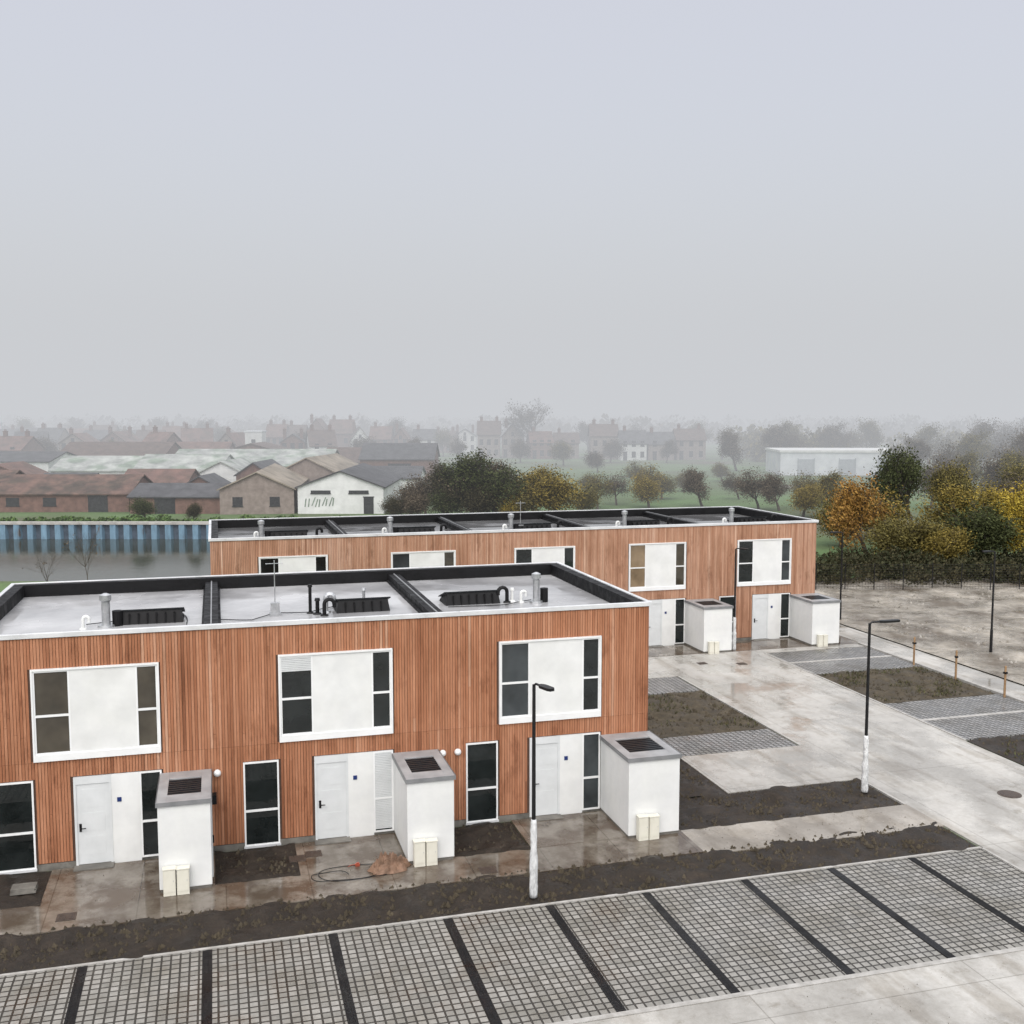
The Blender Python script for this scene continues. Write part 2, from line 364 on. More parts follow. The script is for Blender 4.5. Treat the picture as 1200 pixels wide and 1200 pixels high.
def field():
    m=MB(); nx,ny=160,200; x0,x1,y0,y1=34.35,74,14,67
    for j in range(ny+1):
        for i in range(nx+1):
            x=x0+(x1-x0)*i/nx; y=y0+(y1-y0)*j/ny
            h=noise.fractal(Vector((x*.45,y*.45,7)),1,2,6)*.16 - .07*math.exp(-((y-.45*x-30+math.sin(x*.5))%3.2-1.6)**2*6)
            m.v.append((x,y,.12+max(h,-.07)*min(1,i/3)))
    for j in range(ny):
        for i in range(nx):
            a=j*(nx+1)+i; m.f.append((a,a+1,a+nx+2,a+nx+1)); m.m.append(0)
    structure("dirt_field",m,M_gravel,True)
    s=MB()
    for _ in range(2600):
        x=R.uniform(34.6,70);y=R.uniform(34,66)
        if noise.noise(Vector((x*.25,y*.25,0)))<.05: continue
        r=R.uniform(.03,.13); c=Vector((x,y,.12)); n=len(s.v)
        for q in range(6): s.v.append((c.x+r*R.uniform(.6,1.2)*math.cos(q*1.047),c.y+r*R.uniform(.6,1.2)*math.sin(q*1.047),.0))
        for q in range(6):
            p=s.v[n+q]; s.v.append((c.x+(p[0]-c.x)*.55,c.y+(p[1]-c.y)*.55,c.z+r*R.uniform(.2,.5)))
        for q in range(6):
            s.f.append((n+q,n+(q+1)%6,n+6+(q+1)%6,n+6+q)); s.m.append(0)
        s.f.append(tuple(n+6+q for q in range(6))); s.m.append(0)
    structure("rubble",s,noisy("rubble_stone",(.14,.125,.10),(.38,.36,.33),.9,(.6,.7)),kind="stuff")
field()
s=MB()
def clods(x0,x1,y0,y1,n,rm=.09):
    for _ in range(n):
        x=R.uniform(x0,x1);y=R.uniform(y0,y1); r=R.uniform(.02,rm); n0=len(s.v); z=.06
        for q in range(5): s.v.append((x+r*R.uniform(.6,1.2)*math.cos(q*1.257),y+r*R.uniform(.6,1.2)*math.sin(q*1.257),z-.04))
        s.v.append((x+R.uniform(-.3,.3)*r,y,z+r*R.uniform(.5,1)))
        for q in range(5): s.f.append((n0+q,n0+(q+1)%5,n0+5)); s.m.append(0)
clods(-10,20.2,24.05,25.9,2200,.1); clods(12.9,20.2,27.4,29.6,700); clods(12.9,15.4,29.6,33,200)
clods(-.2,1.8,27.4,29.3,120); clods(6.1,8.1,27.4,29.3,120); clods(12.9,20.2,35.8,41.2,700,.11); clods(26.8,32.2,37.6,42.5,600,.12); clods(26.8,32.2,24,32.2,500,.12)
clods(-9,12,26.0,29.2,160,.035); clods(13,26,2.5,18.5,60,.03); clods(4,20,16.5,18.7,70,.03); clods(13,20,25.6,27.2,70,.035)
structure("soil_clods",s,M_soil2,kind="stuff")
s=MB()
def weeds(x0,x1,y0,y1,n):
    for _ in range(n):
        x=R.uniform(x0,x1);y=R.uniform(y0,y1)
        if noise.noise(Vector((x*.7,y*.7,4)))<.0: continue
        for k in range(4):
            a=R.uniform(0,6.28); l=R.uniform(.05,.16); wd_=.012; dx,dy=math.cos(a),math.sin(a)
            s.tri((x-dy*wd_,y+dx*wd_,.06),(x+dy*wd_,y-dx*wd_,.06),(x+dx*l*.6,y+dy*l*.6,.06+l))
weeds(12.9,20.2,35.8,41.3,1100); weeds(26.7,32.2,37.6,42.5,1100); weeds(-10,-6,27.3,29.3,200); weeds(26.7,32.2,24,32,500)
structure("weeds",s,leafmat("weed_leaves",[(.04,.05,.02),(.07,.075,.03),(.12,.10,.05)]),kind="stuff")

# ------------------------------------------------------------------ terrace buildings
def slats(mb,a,b_,axis,const,sign,z0,z1,openings,pitch=.078,width=.066,dep=.025,joints=()):
    n=int((b_-a)/pitch)
    for i in range(n):
        u0=a+i*pitch+.006; u1=u0+width
        col=min(1,max(0,R.gauss(.5,.26)))
        segs=[(z0,z1)]
        for (o0,o1,oz0,oz1) in openings:
            if u1>o0 and u0<o1:
                ns=[]
                for s0,s1 in segs:
                    if oz0>s0: ns.append((s0,min(s1,oz0)))
                    if oz1<s1: ns.append((max(s0,oz1),s1))
                segs=[q for q in ns if q[1]-q[0]>.03]
        out=[]
        for s0,s1 in segs:
            cuts=[j for j in joints if s0+.05<j<s1-.05]
            if R.random()<.3 and s1-s0>2: cuts.append(R.uniform(s0+.5,s1-.5))
            cuts=sorted(cuts); pr=s0
            for c in cuts+[s1]:
                out.append((pr,c-.004)); pr=c+.002
        d=dep+R.uniform(-.006,.006)
        for s0,s1 in out:
            mb.tone=min(1,max(0,col*.75+R.random()*.25-(.05 if s1<3.1 else 0)))
            if axis=='x':
                y0,y1=(const-d,const) if sign<0 else (const,const+d)
                mb.box(u0,u1,y0,y1,s0,s1,skip=('k',) if sign<0 else ('f',))
            else:
                x0,x1=(const-d,const) if sign<0 else (const,const+d)
                mb.box(x0,x1,u0,u1,s0,s1,skip=('r',) if sign<0 else ('l',))

def window(parent,x0,x1,z0,z1,Y,gi,trans=.42,shutter=0,name="window"):
    f=MB(); t=.045; ya,yb=Y-.055,Y-.004
    f.box(x0,x0+t,ya,yb,z0,z1); f.box(x1-t,x1,ya,yb,z0,z1)
    f.box(x0+t,x1-t,ya,yb,z0,z0+t); f.box(x0+t,x1-t,ya,yb,z1-t,z1)
    zt=z0+(z1-z0)*trans; f.box(x0+t,x1-t,ya+.002,yb,zt-.03,zt+.03)
    o=part(name,f,M_pvc,parent)
    p=MB(); p.box(x0+t,x1-t,Y-.022,Y-.008,z0+t,zt-.03); p.box(x0+t,x1-t,Y-.022,Y-.008,zt+.03,z1-t)
    part("pane",p,M_glass[gi],o)
    if shutter>0:
        s=MB(); zz=z1-t; zb=z1-t-(z1-z0-2*t)*shutter
        while zz-.05>zb:
            s.box(x0+t,x1-t,Y-.045,Y-.026,zz-.042,zz); zz-=.05
        part("roller_shutter",s,M_door,o)
    return o

def build_row(label,X0,X1,Y,Yb,H,starts,variants,wood,mroof):
    T=thing("terraced_building",label,"building",loc=((X0+X1)/2,Y,0),group="timber-clad terraced buildings")
    cx=(X0+X1)/2
    def P(name,mb,mats,parent=T,**k):
        for i,v in enumerate(mb.v): mb.v[i]=(v[0]-cx,v[1]-Y,v[2])
        return part(name,mb,mats,parent,**k)
    up=[(S,S+3.18,3.0,5.47) for S in starts]; dn=[(S+.93,S+3.2,-1,2.52) for S in starts]; lw=[(S-1.0,S-.03,.1,2.52) for S in starts]
    zt=H-.14
    core=MB(); core.box(X0+.04,X1-.04,Y,Yb,.0,H-.45)
    core.box(X0+.04,X1-.04,Y,Y+.3,H-.45,H-.15); core.box(X0+.04,X1-.04,Yb-.3,Yb,H-.45,H-.15)
    core.box(X0+.04,X0+.34,Y+.3,Yb-.3,H-.45,H-.15); core.box(X1-.34,X1-.04,Y+.3,Yb-.3,H-.45,H-.15)
    P("wall",core,M_back)
    c=MB(); slats(c,X0,X1,'x',Y,-1,.22,zt,up+dn+lw,joints=(2.97,))
    slats(c,Y,Yb,'y',X1-.04,1,.22,zt,[],joints=(2.97,)); slats(c,Y,Yb,'y',X0+.04,-1,.22,zt,[],joints=(2.97,)); slats(c,X0,X1,'x',Yb,1,.22,zt,[],pitch=.12,width=.1,joints=(2.97,))
    P("timber_cladding",c,wood)
    pl=MB(); pl.box(X0+.02,X1-.02,Y-.02,Yb+.02,.0,.2); P("plinth",pl,M_plinth)
    zr=H-.43
    rf=MB(); rf.quad((X0+.3,Y+.3,zr),(X1-.3,Y+.3,zr),(X1-.3,Yb-.3,zr),(X0+.3,Yb-.3,zr))
    roof=P("roof",rf,mroof)
    co=MB(); e=.07; tw=.13
    for (a,b_,c_,d_) in ((X0-e,X1+e,Y-e,Y+tw-e),(X0-e,X1+e,Yb-tw+e,Yb+e),(X0-e,X0+tw-e,Y+tw-e,Yb-tw+e),(X1-tw+e,X1+e,Y+tw-e,Yb-tw+e)):
        co.box(a,b_,c_,d_,H-.13,H)
    P("coping",co,M_coping,roof,bevel=.01)
    up_=MB(); u=.38; zt2=H-.03
    up_.box(X0+tw-e,X1-tw+e,Y+tw-e,Y+.22,zr-.05,zt2)
    up_.box(X0+tw-e,X1-tw+e,Yb-u,Yb-tw+e,zr-.05,zt2)
    up_.box(X0+tw-e,X0+u,Y+.22,Yb-u,zr-.05,zt2); up_.box(X1-u,X1-tw+e,Y+.22,Yb-u,zr-.05,zt2)
    P("parapet",up_,M_black,roof)
    n=len(starts); Wd=(X1-X0)/n
    for k in range(1,n):
        X=X0+Wd*k; q=MB(); q.box(X-.2,X+.2,Y+.22,Yb-u,zr-.05,H-.16)
        q.box(X-.27,X+.27,Y+.22,Yb-u,zr-.04,zr+.08)
        P("parapet",q,M_black,roof)
        q=MB(); q.box(X-.02,X+.02,Y+.23,Yb-u,H-.16,H-.13); P("parapet_trim",q,M_fascia,roof)
    for k,S in enumerate(starts):
        v=variants[k]
        s=MB(); y0=Y-.085
        s.box(S,S+.045,y0,Y-.001,3.0,5.47); s.box(S+3.135,S+3.18,y0,Y-.001,3.0,5.47)
        s.box(S+.045,S+3.135,y0,Y-.001,5.42,5.47); s.box(S+.045,S+3.135,y0,Y-.001,3.0,3.18)
        P("window_surround",s,M_pvc)
        s=MB(); s.box(S+.94,S+2.58,Y-.05,Y-.001,3.18,5.42); P("wall_panel",s,M_white)
        for (a,b_,gi,sh) in ((S+.045,S+.94,v[0],v[2]),(S+2.58,S+3.135,v[1],0)):
            window(T,a-cx,b_-cx,3.18,5.42,0,gi,.46,sh)
        s=MB(); s.box(S+1.88,S+2.6,Y-.06,Y-.001,.0,2.5); P("wall_panel",s,M_white)
        window(T,S+2.6-cx,S+3.17-cx,.12,2.5,0,v[3],.42,v[4])
        window(T,S-1.0-cx,S-.04-cx,.1,2.5,0,v[5],.42,.0)
        s=MB(); s.box(S-1.02,S-.02,Y-.10,Y-.056,.06,.12); P("sill",s,M_coping)
        d=MB(); d.box(S+.94,S+1.0,Y-.07,Y-.001,.05,2.5); d.box(S+1.82,S+1.88,Y-.07,Y-.001,.05,2.5); d.box(S+1.0,S+1.82,Y-.07,Y-.001,2.3,2.5)
        d.box(S+1.0,S+1.82,Y-.045,Y-.001,.1,2.3)
        for zz in (.35,1.0,1.65): d.box(S+1.12,S+1.7,Y-.05,Y-.045,zz,zz+.5)
        dd=P("door",d,M_door)
        h=MB(); h.tube([(S+1.08,Y-.05,1.1),(S+1.08,Y-.11,1.1),(S+1.22,Y-.11,1.1)],.014,8); h.box(S+1.05,S+1.11,Y-.06,Y-.046,1.0,1.22)
        P("handle",h,M_plastic,dd)
        s=MB(); s.box(S+.9,S+1.9,Y-.4,Y-.02,.03,.09); P("door_step",s,M_plinth)
        s=MB(); s.box(S+2.02,S+2.13,Y-.075,Y-.06,1.74,1.86); P("number_plaque",s,M_blue)
        s=MB(); xl=S+4.62 if k<n-1 else S-1.25
        s.tube([(xl,Y-.03,2.28),(xl,Y-.08,2.28),(xl,Y-.13,2.28),(xl,Y-.16,2.28)],[.10,.10,.08,.03],14); P("wall_lamp",s,M_pvc,smooth=True)
    return T,roof,cx,zr

def solar(roof,x,y,z,w=2.0,d=1.05):
    b=MB(); hh=.42
    b.v+=[(x,y,z),(x+w,y,z),(x+w,y+d,z),(x,y+d,z),(x+.06,y+.12,z+hh),(x+w-.06,y+.12,z+hh),(x+w-.06,y+d-.05,z+.14),(x+.06,y+d-.05,z+.14)]
    n=len(b.v)-8
    for f in ((0,1,5,4),(1,2,6,5),(2,3,7,6),(3,0,4,7)): b.f.append(tuple(n+i for i in f)); b.m.append(0)
    k=int(w/.25)
    for i in range(1,k):
        xx=x+w*i/k; b.box(xx-.02,xx+.02,y-.01,y+.1,z,z+hh-.1)
    part("ballast_tub",b,M_plastic,roof)
    p=MB(); a=[(x-.03,y+.06,z+hh+.02),(x+w+.03,y+.06,z+hh+.02),(x+w+.03,y+d,z+.16),(x-.03,y+d,z+.16)]
    bt=[(q[0],q[1],q[2]-.04) for q in a]; p.quad(*a); p.quad(*reversed(bt))
    for i in range(4): p.quad(bt[i],bt[(i+1)%4],a[(i+1)%4],a[i])
    part("solar_panel",p,M_louvre,roof)
def flue(roof,x,y,z,h=.9,r=.11):
    b=MB(); b.tube([(x,y,z),(x,y,z+.06),(x,y,z+.061),(x,y,z+h*.75)],[r*2.0,r*1.9,r,r],14)
    b.tube([(x,y,z+h*.75),(x,y,z+h*.8),(x,y,z+h*.95),(x,y,z+h)],[r*.9,r*1.35,r*1.35,r*.4],14); part("vent_flue",b,M_steel,roof)
    b=MB(); b.tube([(x+.3,y+.1,z),(x+.3,y+.1,z+h*.45)],r*1.2,12); part("flue_base",b,M_black,roof)
def pipe(roof,x,y,z,mat,h=.5,r=.06,dx=.16):
    b=MB(); pts=[(x,y,z),(x,y,z+h*.6)]
    for i in range(7):
        t=math.pi*i/6; pts.append((x+dx/2-dx/2*math.cos(t),y,z+h*.7+abs(dx)*.5*math.sin(t)))
    pts.append((x+dx,y,z+h*.5)); b.tube(pts,r,10); b.tube([(x,y,z),(x,y,z+.04)],[r*2.2,r*1.8],12)
    part("vent_pipe",b,mat,roof)
def straight(roof,x,y,z,mat,h=.7,r=.06):
    b=MB(); b.tube([(x,y,z),(x,y,z+h)],r,12); b.tube([(x,y,z+h-.03),(x,y,z+h+.05)],[r*1.5,r*1.2],12); b.tube([(x,y,z),(x,y,z+.05)],[r*2.4,r*1.6],12)
    part("vent_pipe",b,mat,roof)
def mast(roof,x,y,z,h=1.7):
    b=MB(); b.box(x-.17,x+.17,y-.14,y+.14,z,z+.1); b.box(x-.13,x+.13,y-.11,y+.11,z+.1,z+.4)
    b.tube([(x,y,z+.4),(x,y,z+h)],.016,8)
    b.tube([(x-.26,y,z+h-.1),(x+.26,y,z+h-.1)],.009,6)
    for i in range(5):
        xx=x-.24+i*.12; b.tube([(xx,y-.12,z+h-.1),(xx,y+.12,z+h-.1)],.006,5)
    part("antenna",b,M_steel,roof)
def cable(roof,pts,r=.013):
    b=MB(); out=[]
    for i in range(len(pts)-1):
        a,c=Vector(pts[i]),Vector(pts[i+1])
        for j in range(6):
            t=j/6; p=a.lerp(c,t); p+=Vector((math.sin((i+t)*5)*.05,math.cos((i+t)*4)*.06,0)); out.append(p)
    out.append(Vector(pts[-1])); b.tube(out,r,6); part("cable",b,M_plastic,roof)

V1=[(1,1,0,0,0,0),(0,0,.2,0,1.0,0),(3,0,0,3,0,0)]
T1,RF1,CX,ZR1=build_row("long two-storey flat-roofed terrace clad in reddish-brown vertical timber",-6.62,12.62,29.45,38.45,6.42,[-4.76,1.55,7.87],V1,M_wood,M_roof)
Y0=29.45
def L1(x,y): return x-CX,y-Y0
x,y=L1(-3.72,31.9); pipe(RF1,x,y,ZR1,M_white,.4,.05)
x,y=L1(-3.12,32.1); flue(RF1,x,y,ZR1,.98,.12)
x,y=L1(-2.75,32.2); solar(RF1,x,y,ZR1,1.75)
x,y=L1(1.66,32.5); mast(RF1,x,y,ZR1)
x,y=L1(2.72,32.6); straight(RF1,x,y,ZR1,M_plastic,.85,.05)
x,y=L1(2.92,32.4); straight(RF1,x,y,ZR1,M_plastic,.45,.06)
x,y=L1(3.2,32.7); pipe(RF1,x,y,ZR1,M_steel,.6,.08,.25)
x,y=L1(3.5,32.35); solar(RF1,x,y,ZR1,1.65)
x,y=L1(3.1,32.1); pipe(RF1,x,y,ZR1,M_plastic,.5,.06,.3)
x,y=L1(4.5,33.6); straight(RF1,x,y,ZR1,M_steel,.5,.05)
x,y=L1(7.0,32.7); solar(RF1,x,y,ZR1,1.8)
x,y=L1(9.05,32.8); pipe(RF1,x,y,ZR1,M_plastic,.5,.06,-.3)
x,y=L1(9.5,32.7); pipe(RF1,x,y,ZR1,M_white,.4,.05)
x,y=L1(9.95,32.5); flue(RF1,x,y,ZR1,1.0,.11)
x,y=L1(9.25,32.9); straight(RF1,x,y,ZR1,M_white,.4,.05)
cable(RF1,[(*L1(-3.7,32.4),ZR1+.03),(*L1(-1,33.6),ZR1+.03),(*L1(-.9,31.6),ZR1+.03)])
cable(RF1,[(*L1(-.2,32.2),ZR1+.03),(*L1(1.0,31.9),ZR1+.03),(*L1(1.7,32.9),ZR1+.03),(*L1(2.7,32.6),ZR1+.03),(*L1(3.6,33.6),ZR1+.03)])
cable(RF1,[(*L1(7.0,32.3),ZR1+.03),(*L1(8.9,32.3),ZR1+.03),(*L1(9.9,32.9),ZR1+.03)])
V2=[(0,0,0,0,0,0),(3,1,0,0,0,0),(0,0,0,0,0,0),(2,1,0,0,0,3),(0,3,0,0,0,0)]
T2,RF2,CX2,ZR2=build_row("flat-roofed two-storey terrace in paler tan timber beside white sheds",-.3,31.2,50.2,59.2,6.4,[1.86,8.05,14.22,20.32,26.47],V2,M_wood2,M_roof2)
for k in range(5):
    bx=-.3+6.3*k
    def L2(x,y): return x-CX2,y-50.2
    x,y=L2(bx+2.9+R.uniform(-.3,.3),52.6); solar(RF2,x,y,ZR2,1.9)
    x,y=L2(bx+2.4,52.5); flue(RF2,x,y,ZR2,1.0,.12)
    x,y=L2(bx+2.1,52.9); pipe(RF2,x,y,ZR2,M_white,.4,.06)
    x,y=L2(bx+5.1,52.9); pipe(RF2,x,y,ZR2,M_plastic,.5,.07,.25)
x,y=L2(15.3,52.8); mast(RF2,x,y,ZR2,1.6)

# ------------------------------------------------------------------ garden sheds, cabinets
def shed(w,label):
    T=thing("storage_shed",label,"shed",group="white storage sheds in front of the terraces")
    d=2.3
    b=MB(); b.box(0,w,0,d,.08,2.24); part("wall",b,M_white,T,bevel=.012)
    b=MB(); b.box(.02,w-.02,.02,d,.0,.08); part("plinth",b,M_plinth,T)
    b=MB(); o=.035; fx=.26
    b.box(-o,w+o,-o,d-.0,2.242,2.28)
    b.box(-o+.01,-o+fx,-o+.01,d,2.28,2.35); b.box(w+o-fx,w+o-.01,-o+.01,d,2.28,2.35)
    b.box(-o+fx,w+o-fx,-o+.01,.5,2.28,2.35); b.box(-o+fx,w+o-fx,d-.55,d,2.28,2.35)
    rf=part("roof",b,M_greymetal,T,bevel=.006)
    b=MB(); b.box(-o-.008,w+o+.008,-o-.008,-o-.001,2.235,2.355); b.box(-o-.008,-o-.001,-o,d,2.235,2.355); b.box(w+o+.001,w+o+.008,-o,d,2.235,2.355); part("fascia",b,M_fascia,rf)
    b=MB(); n=8; x0,x1=fx-.04,w-fx+.04; y0,y1=.51,d-.56
    b.box(x0,x1,y0,y1,2.281,2.31)
    for i in range(n):
        yy=y0+(y1-y0)*i/n; b.box(x0,x1,yy+.02,yy+.09,2.31,2.335)
    part("louvre",b,M_louvre,rf)
    b=MB(); b.box(w+.002,w+.03,.35,1.25,.12,2.1); dr=part("door",b,M_door,T)
    b=MB(); b.box(w+.03,w+.07,.42,.46,1.0,1.2); part("handle",b,M_plastic,dr)
    b=MB(); b.box(w+.005,w+.15,1.7,1.95,1.55,1.8); part("junction_box",b,M_plastic,T)
    return T
s1=shed(1.28,"small white storage shed with grey roof beside a front door"); s1.location=(-1.6,27.12,.06)
clone(s1,(4.72,27.12,.06))
s3=shed(1.56,"wider white storage shed with dark louvred roof"); s3.location=(11.06,27.12,.06)
clone(s3,(23.5,47.9,.07),label="white storage shed with grey roof at the paler terrace")
clone(s3,(29.65,47.9,.07),(0),(1.03,1,1),label="white storage shed with grey roof at the paler terrace")
clone(s1,(17.3,47.9,.07),label="white storage shed with grey roof at the paler terrace")
def cabinet(h):
    T=thing("meter_cabinet","cream plastic meter cabinet standing against a white shed","cabinet",group="cream meter cabinets by the sheds")
    b=MB(); b.box(0,.30,0,.2,0,h); part("body",b,M_cream,T,bevel=.01)
    b=MB(); b.box(.015,.285,-.010,-.001,.1,h-.03); d=part("door",b,M_cream,T,bevel=.004)
    b=MB(); b.box(.24,.255,-.014,-.0105,h*.55,h*.55+.03); part("lock",b,M_steel,d)
    b=MB(); b.box(-.012,.312,-.02,.2,h+.001,h+.025); part("lid",b,M_cream,T)
    return T
c1=cabinet(.68); c2=cabinet(.66); first=True
for (X,Yc,sc) in ((-1.5,26.88,1),(4.86,26.88,1),(11.28,26.88,1),(23.7,47.66,.88),(29.9,47.66,.88)):
    if first: c1.location=(X,Yc,.06); c2.location=(X+.327,Yc,.06); first=False
    else: clone(c1,(X,Yc,.06),0,sc); clone(c2,(X+.327*sc,Yc,.06),0,sc)

# ------------------------------------------------------------------ street lamps
def lamp(label,X,Y,h,ang,reach=.75,wrap=1.95):
    T=thing("street_lamp",label,"street lamp",loc=(X,Y,.06),group="black street lamps around the estate")
    b=MB(); b.tube([(0,0,0),(0,0,1.2),(0,0,1.22),(0,0,h-.03)],[.075,.07,.052,.042],14); part("pole",b,M_pole,T)
    ca,sa=math.cos(ang),math.sin(ang)
    b=MB(); b.tube([(0,0,h-.25),(0,0,h-.06),(.08*ca,.08*sa,h),(reach*.5*ca,reach*.5*sa,h)],.03,10); part("arm",b,M_pole,T)
    b=MB(); px,py=-sa,ca; wv=.10
    def q(t,s,z): return (t*ca+s*px,t*sa+s*py,z)
    t0,t1=reach*.38,reach+.12
    prof=[(t0,.04),(t0+.12,wv),(t1-.08,wv),(t1,.06)]
    top=[q(t,s,h+.035) for t,s in prof]+[q(t,-s,h+.035) for t,s in reversed(prof)]
    bot=[q(t,s,h-.035) for t,s in prof]+[q(t,-s,h-.035) for t,s in reversed(prof)]
    b.v+=top+bot; b.f.append(tuple(range(8))); b.m.append(0); b.f.append(tuple(reversed(range(8,16)))); b.m.append(0)
    for i in range(8): j=(i+1)%8; b.f.append((i,i+8,j+8,j)); b.m.append(0)
    hd=part("lamp_head",b,M_pole,T)
    b=MB(); a=[q(t0+.15,.07,h-.04),q(t1-.1,.07,h-.04),q(t1-.1,-.07,h-.04),q(t0+.15,-.07,h-.04)]; b.quad(*reversed(a)); part("lens",b,M_pvc,hd)
    if wrap:
        b=MB(); pts=[];rr=[]
        for i in range(22):
            z=.0+wrap*i/21; pts.append((R.uniform(-.005,.005),R.uniform(-.005,.005),z)); rr.append((.102 if i<12 else .082)+R.uniform(-.004,.010))
        rr[-1]=.066; b.tube(pts,rr,12); part("plastic_wrap",b,M_wrap,T,smooth=True)
    return T
lamp("black street lamp with white plastic-wrapped foot beside parking bays",7.42,24.4,5.45,math.radians(-72),.65,2.0)
lamp("black street lamp with white plastic-wrapped foot beside the road",19.75,28.6,5.5,0,.95,1.85)
lamp("black street lamp with wrapped foot beside the paler terrace",25.37,48.25,5.25,math.radians(-60),.6,1.7)
lamp("slim black street lamp at the edge of the dirt field",35.0,53.6,5.2,math.pi,.7,0)
lamp("slim black street lamp standing in the dirt field",37.45,44.0,5.2,math.pi,.6,0)

M_post=noisy("timber_stake",(.20,.12,.06),(.32,.20,.10),9,(.7,.8),stretch=(1,1,.2))
b=MB(); T=thing("timber_stake","short round timber stake in the soil beside the path","post",loc=(32.2,43.0,.0),group="timber stakes along the path")
b.tube([(0,0,0),(0,0,1.38),(0,0,1.42)],[.05,.045,.03],10); part("post",b,M_post,T)
b=MB(); b.box(-.07,.07,-.07,.07,1.08,1.16); part("tie",b,M_plastic,T)
for X,Yp in ((32.2,40.0),(32.2,36.9)): clone(T,(X,Yp,0),R.uniform(0,3))

M_iron=noisy("cast_iron",(.03,.022,.018),(.08,.055,.04),20,(.4,.6),bm=.5)
for (X,Yd,kd) in ((24.06,27.16,'round'),(1.9,28.3,'sq'),(2.35,28.5,'sq'),(-3.7,26.4,'sq'),(6.7,26.2,'sq'),(22.5,46.0,'sq'),(24.3,45.4,'sq')):
    b=MB(); z=ZR+.014
    if kd=='round':
        b.tube([(X,Yd,z-.03),(X,Yd,z)],.36,24); b.tube([(X,Yd,z),(X,Yd,z+.006)],.28,24)
    else:
        b.box(X-.22,X+.22,Yd-.2,Yd+.2,z-.03,z)
        for i in range(6): b.box(X-.18+i*.065,X-.15+i*.065,Yd-.16,Yd+.16,z,z+.008)
    o=part("drain_cover",b,M_iron); tag(o,"round rusty iron manhole cover set in the concrete road" if kd=='round' else "small square iron drain cover in the wet paving","drain cover","iron drain covers")
def tarp():
    m=MB(); nx=ny=30
    for j in range(ny+1):
        for i in range(nx+1):
            u=i/nx*2-1; v=j/ny*2-1; r=math.hypot(u,v); e=max(0,1-r**2.2)
            h=e*.26+ e*abs(noise.noise(Vector((u*4.2,v*4.2,5))))*.5 if e>0 else 0
            k=1+.3*noise.noise(Vector((u*1.5,v*1.5,2)))
            if r<1.02: m.v.append((u*.55*k,v*.36*k,h))
            else: m.v.append((u/r*.55*k,v/r*.36*k,0))
    for j in range(ny):
        for i in range(nx):
            a=j*(nx+1)+i; m.f.append((a,a+1,a+nx+2,a+nx+1)); m.m.append(0)
    o=part("crumpled_tarpaulin",m,noisy("brown_tarp",(.11,.062,.036),(.24,.14,.088),5,(.5,.6),bm=.5),smooth=False,loc=(4.2,27.0,ZR+.01))
    tag(o,"crumpled reddish-brown tarpaulin heap on the wet paving","tarpaulin")
tarp()
b=MB(); pts=[]
for i in range(90):
    t=i/89; a=t*12; r=.9-.35*math.sin(t*7)
    pts.append((2.3+t*1.4+r*math.cos(a)*.9,26.9+r*math.sin(a)*.45,ZR+.03+.02*math.sin(a*3)))
b.tube(pts,.010,6); o=part("garden_hose",b,M_plastic); tag(o,"thin dark hose lying in loose loops on wet paving","hose")
b=MB(); b.box(0,.12,0,.08,0,.06); b.box(.03,.1,.02,.06,.06,.09); b.tube([(.0,.04,.04),(-.12,.06,.03),(-.2,.0,.02)],.01,6)
o=part("hand_tool",b,noisy("orange_red_plastic",(.26,.05,.025),(.33,.07,.035),5,(.4,.5)),loc=(3.35,27.35,ZR+.01)); tag(o,"small orange-red plastic tool on the wet paving","tool")
b=MB(); b.box(-.3,.3,-.2,.2,.0,.05); b.box(-.26,.26,-.18,.18,.051,.09); b.box(-.29,.29,-.17,.19,.091,.13)
o=part("concrete_slab_pile",b,M_plinth,loc=(-4.9,28.1,.1)); tag(o,"small pile of concrete slabs beside the front door","paving slabs")

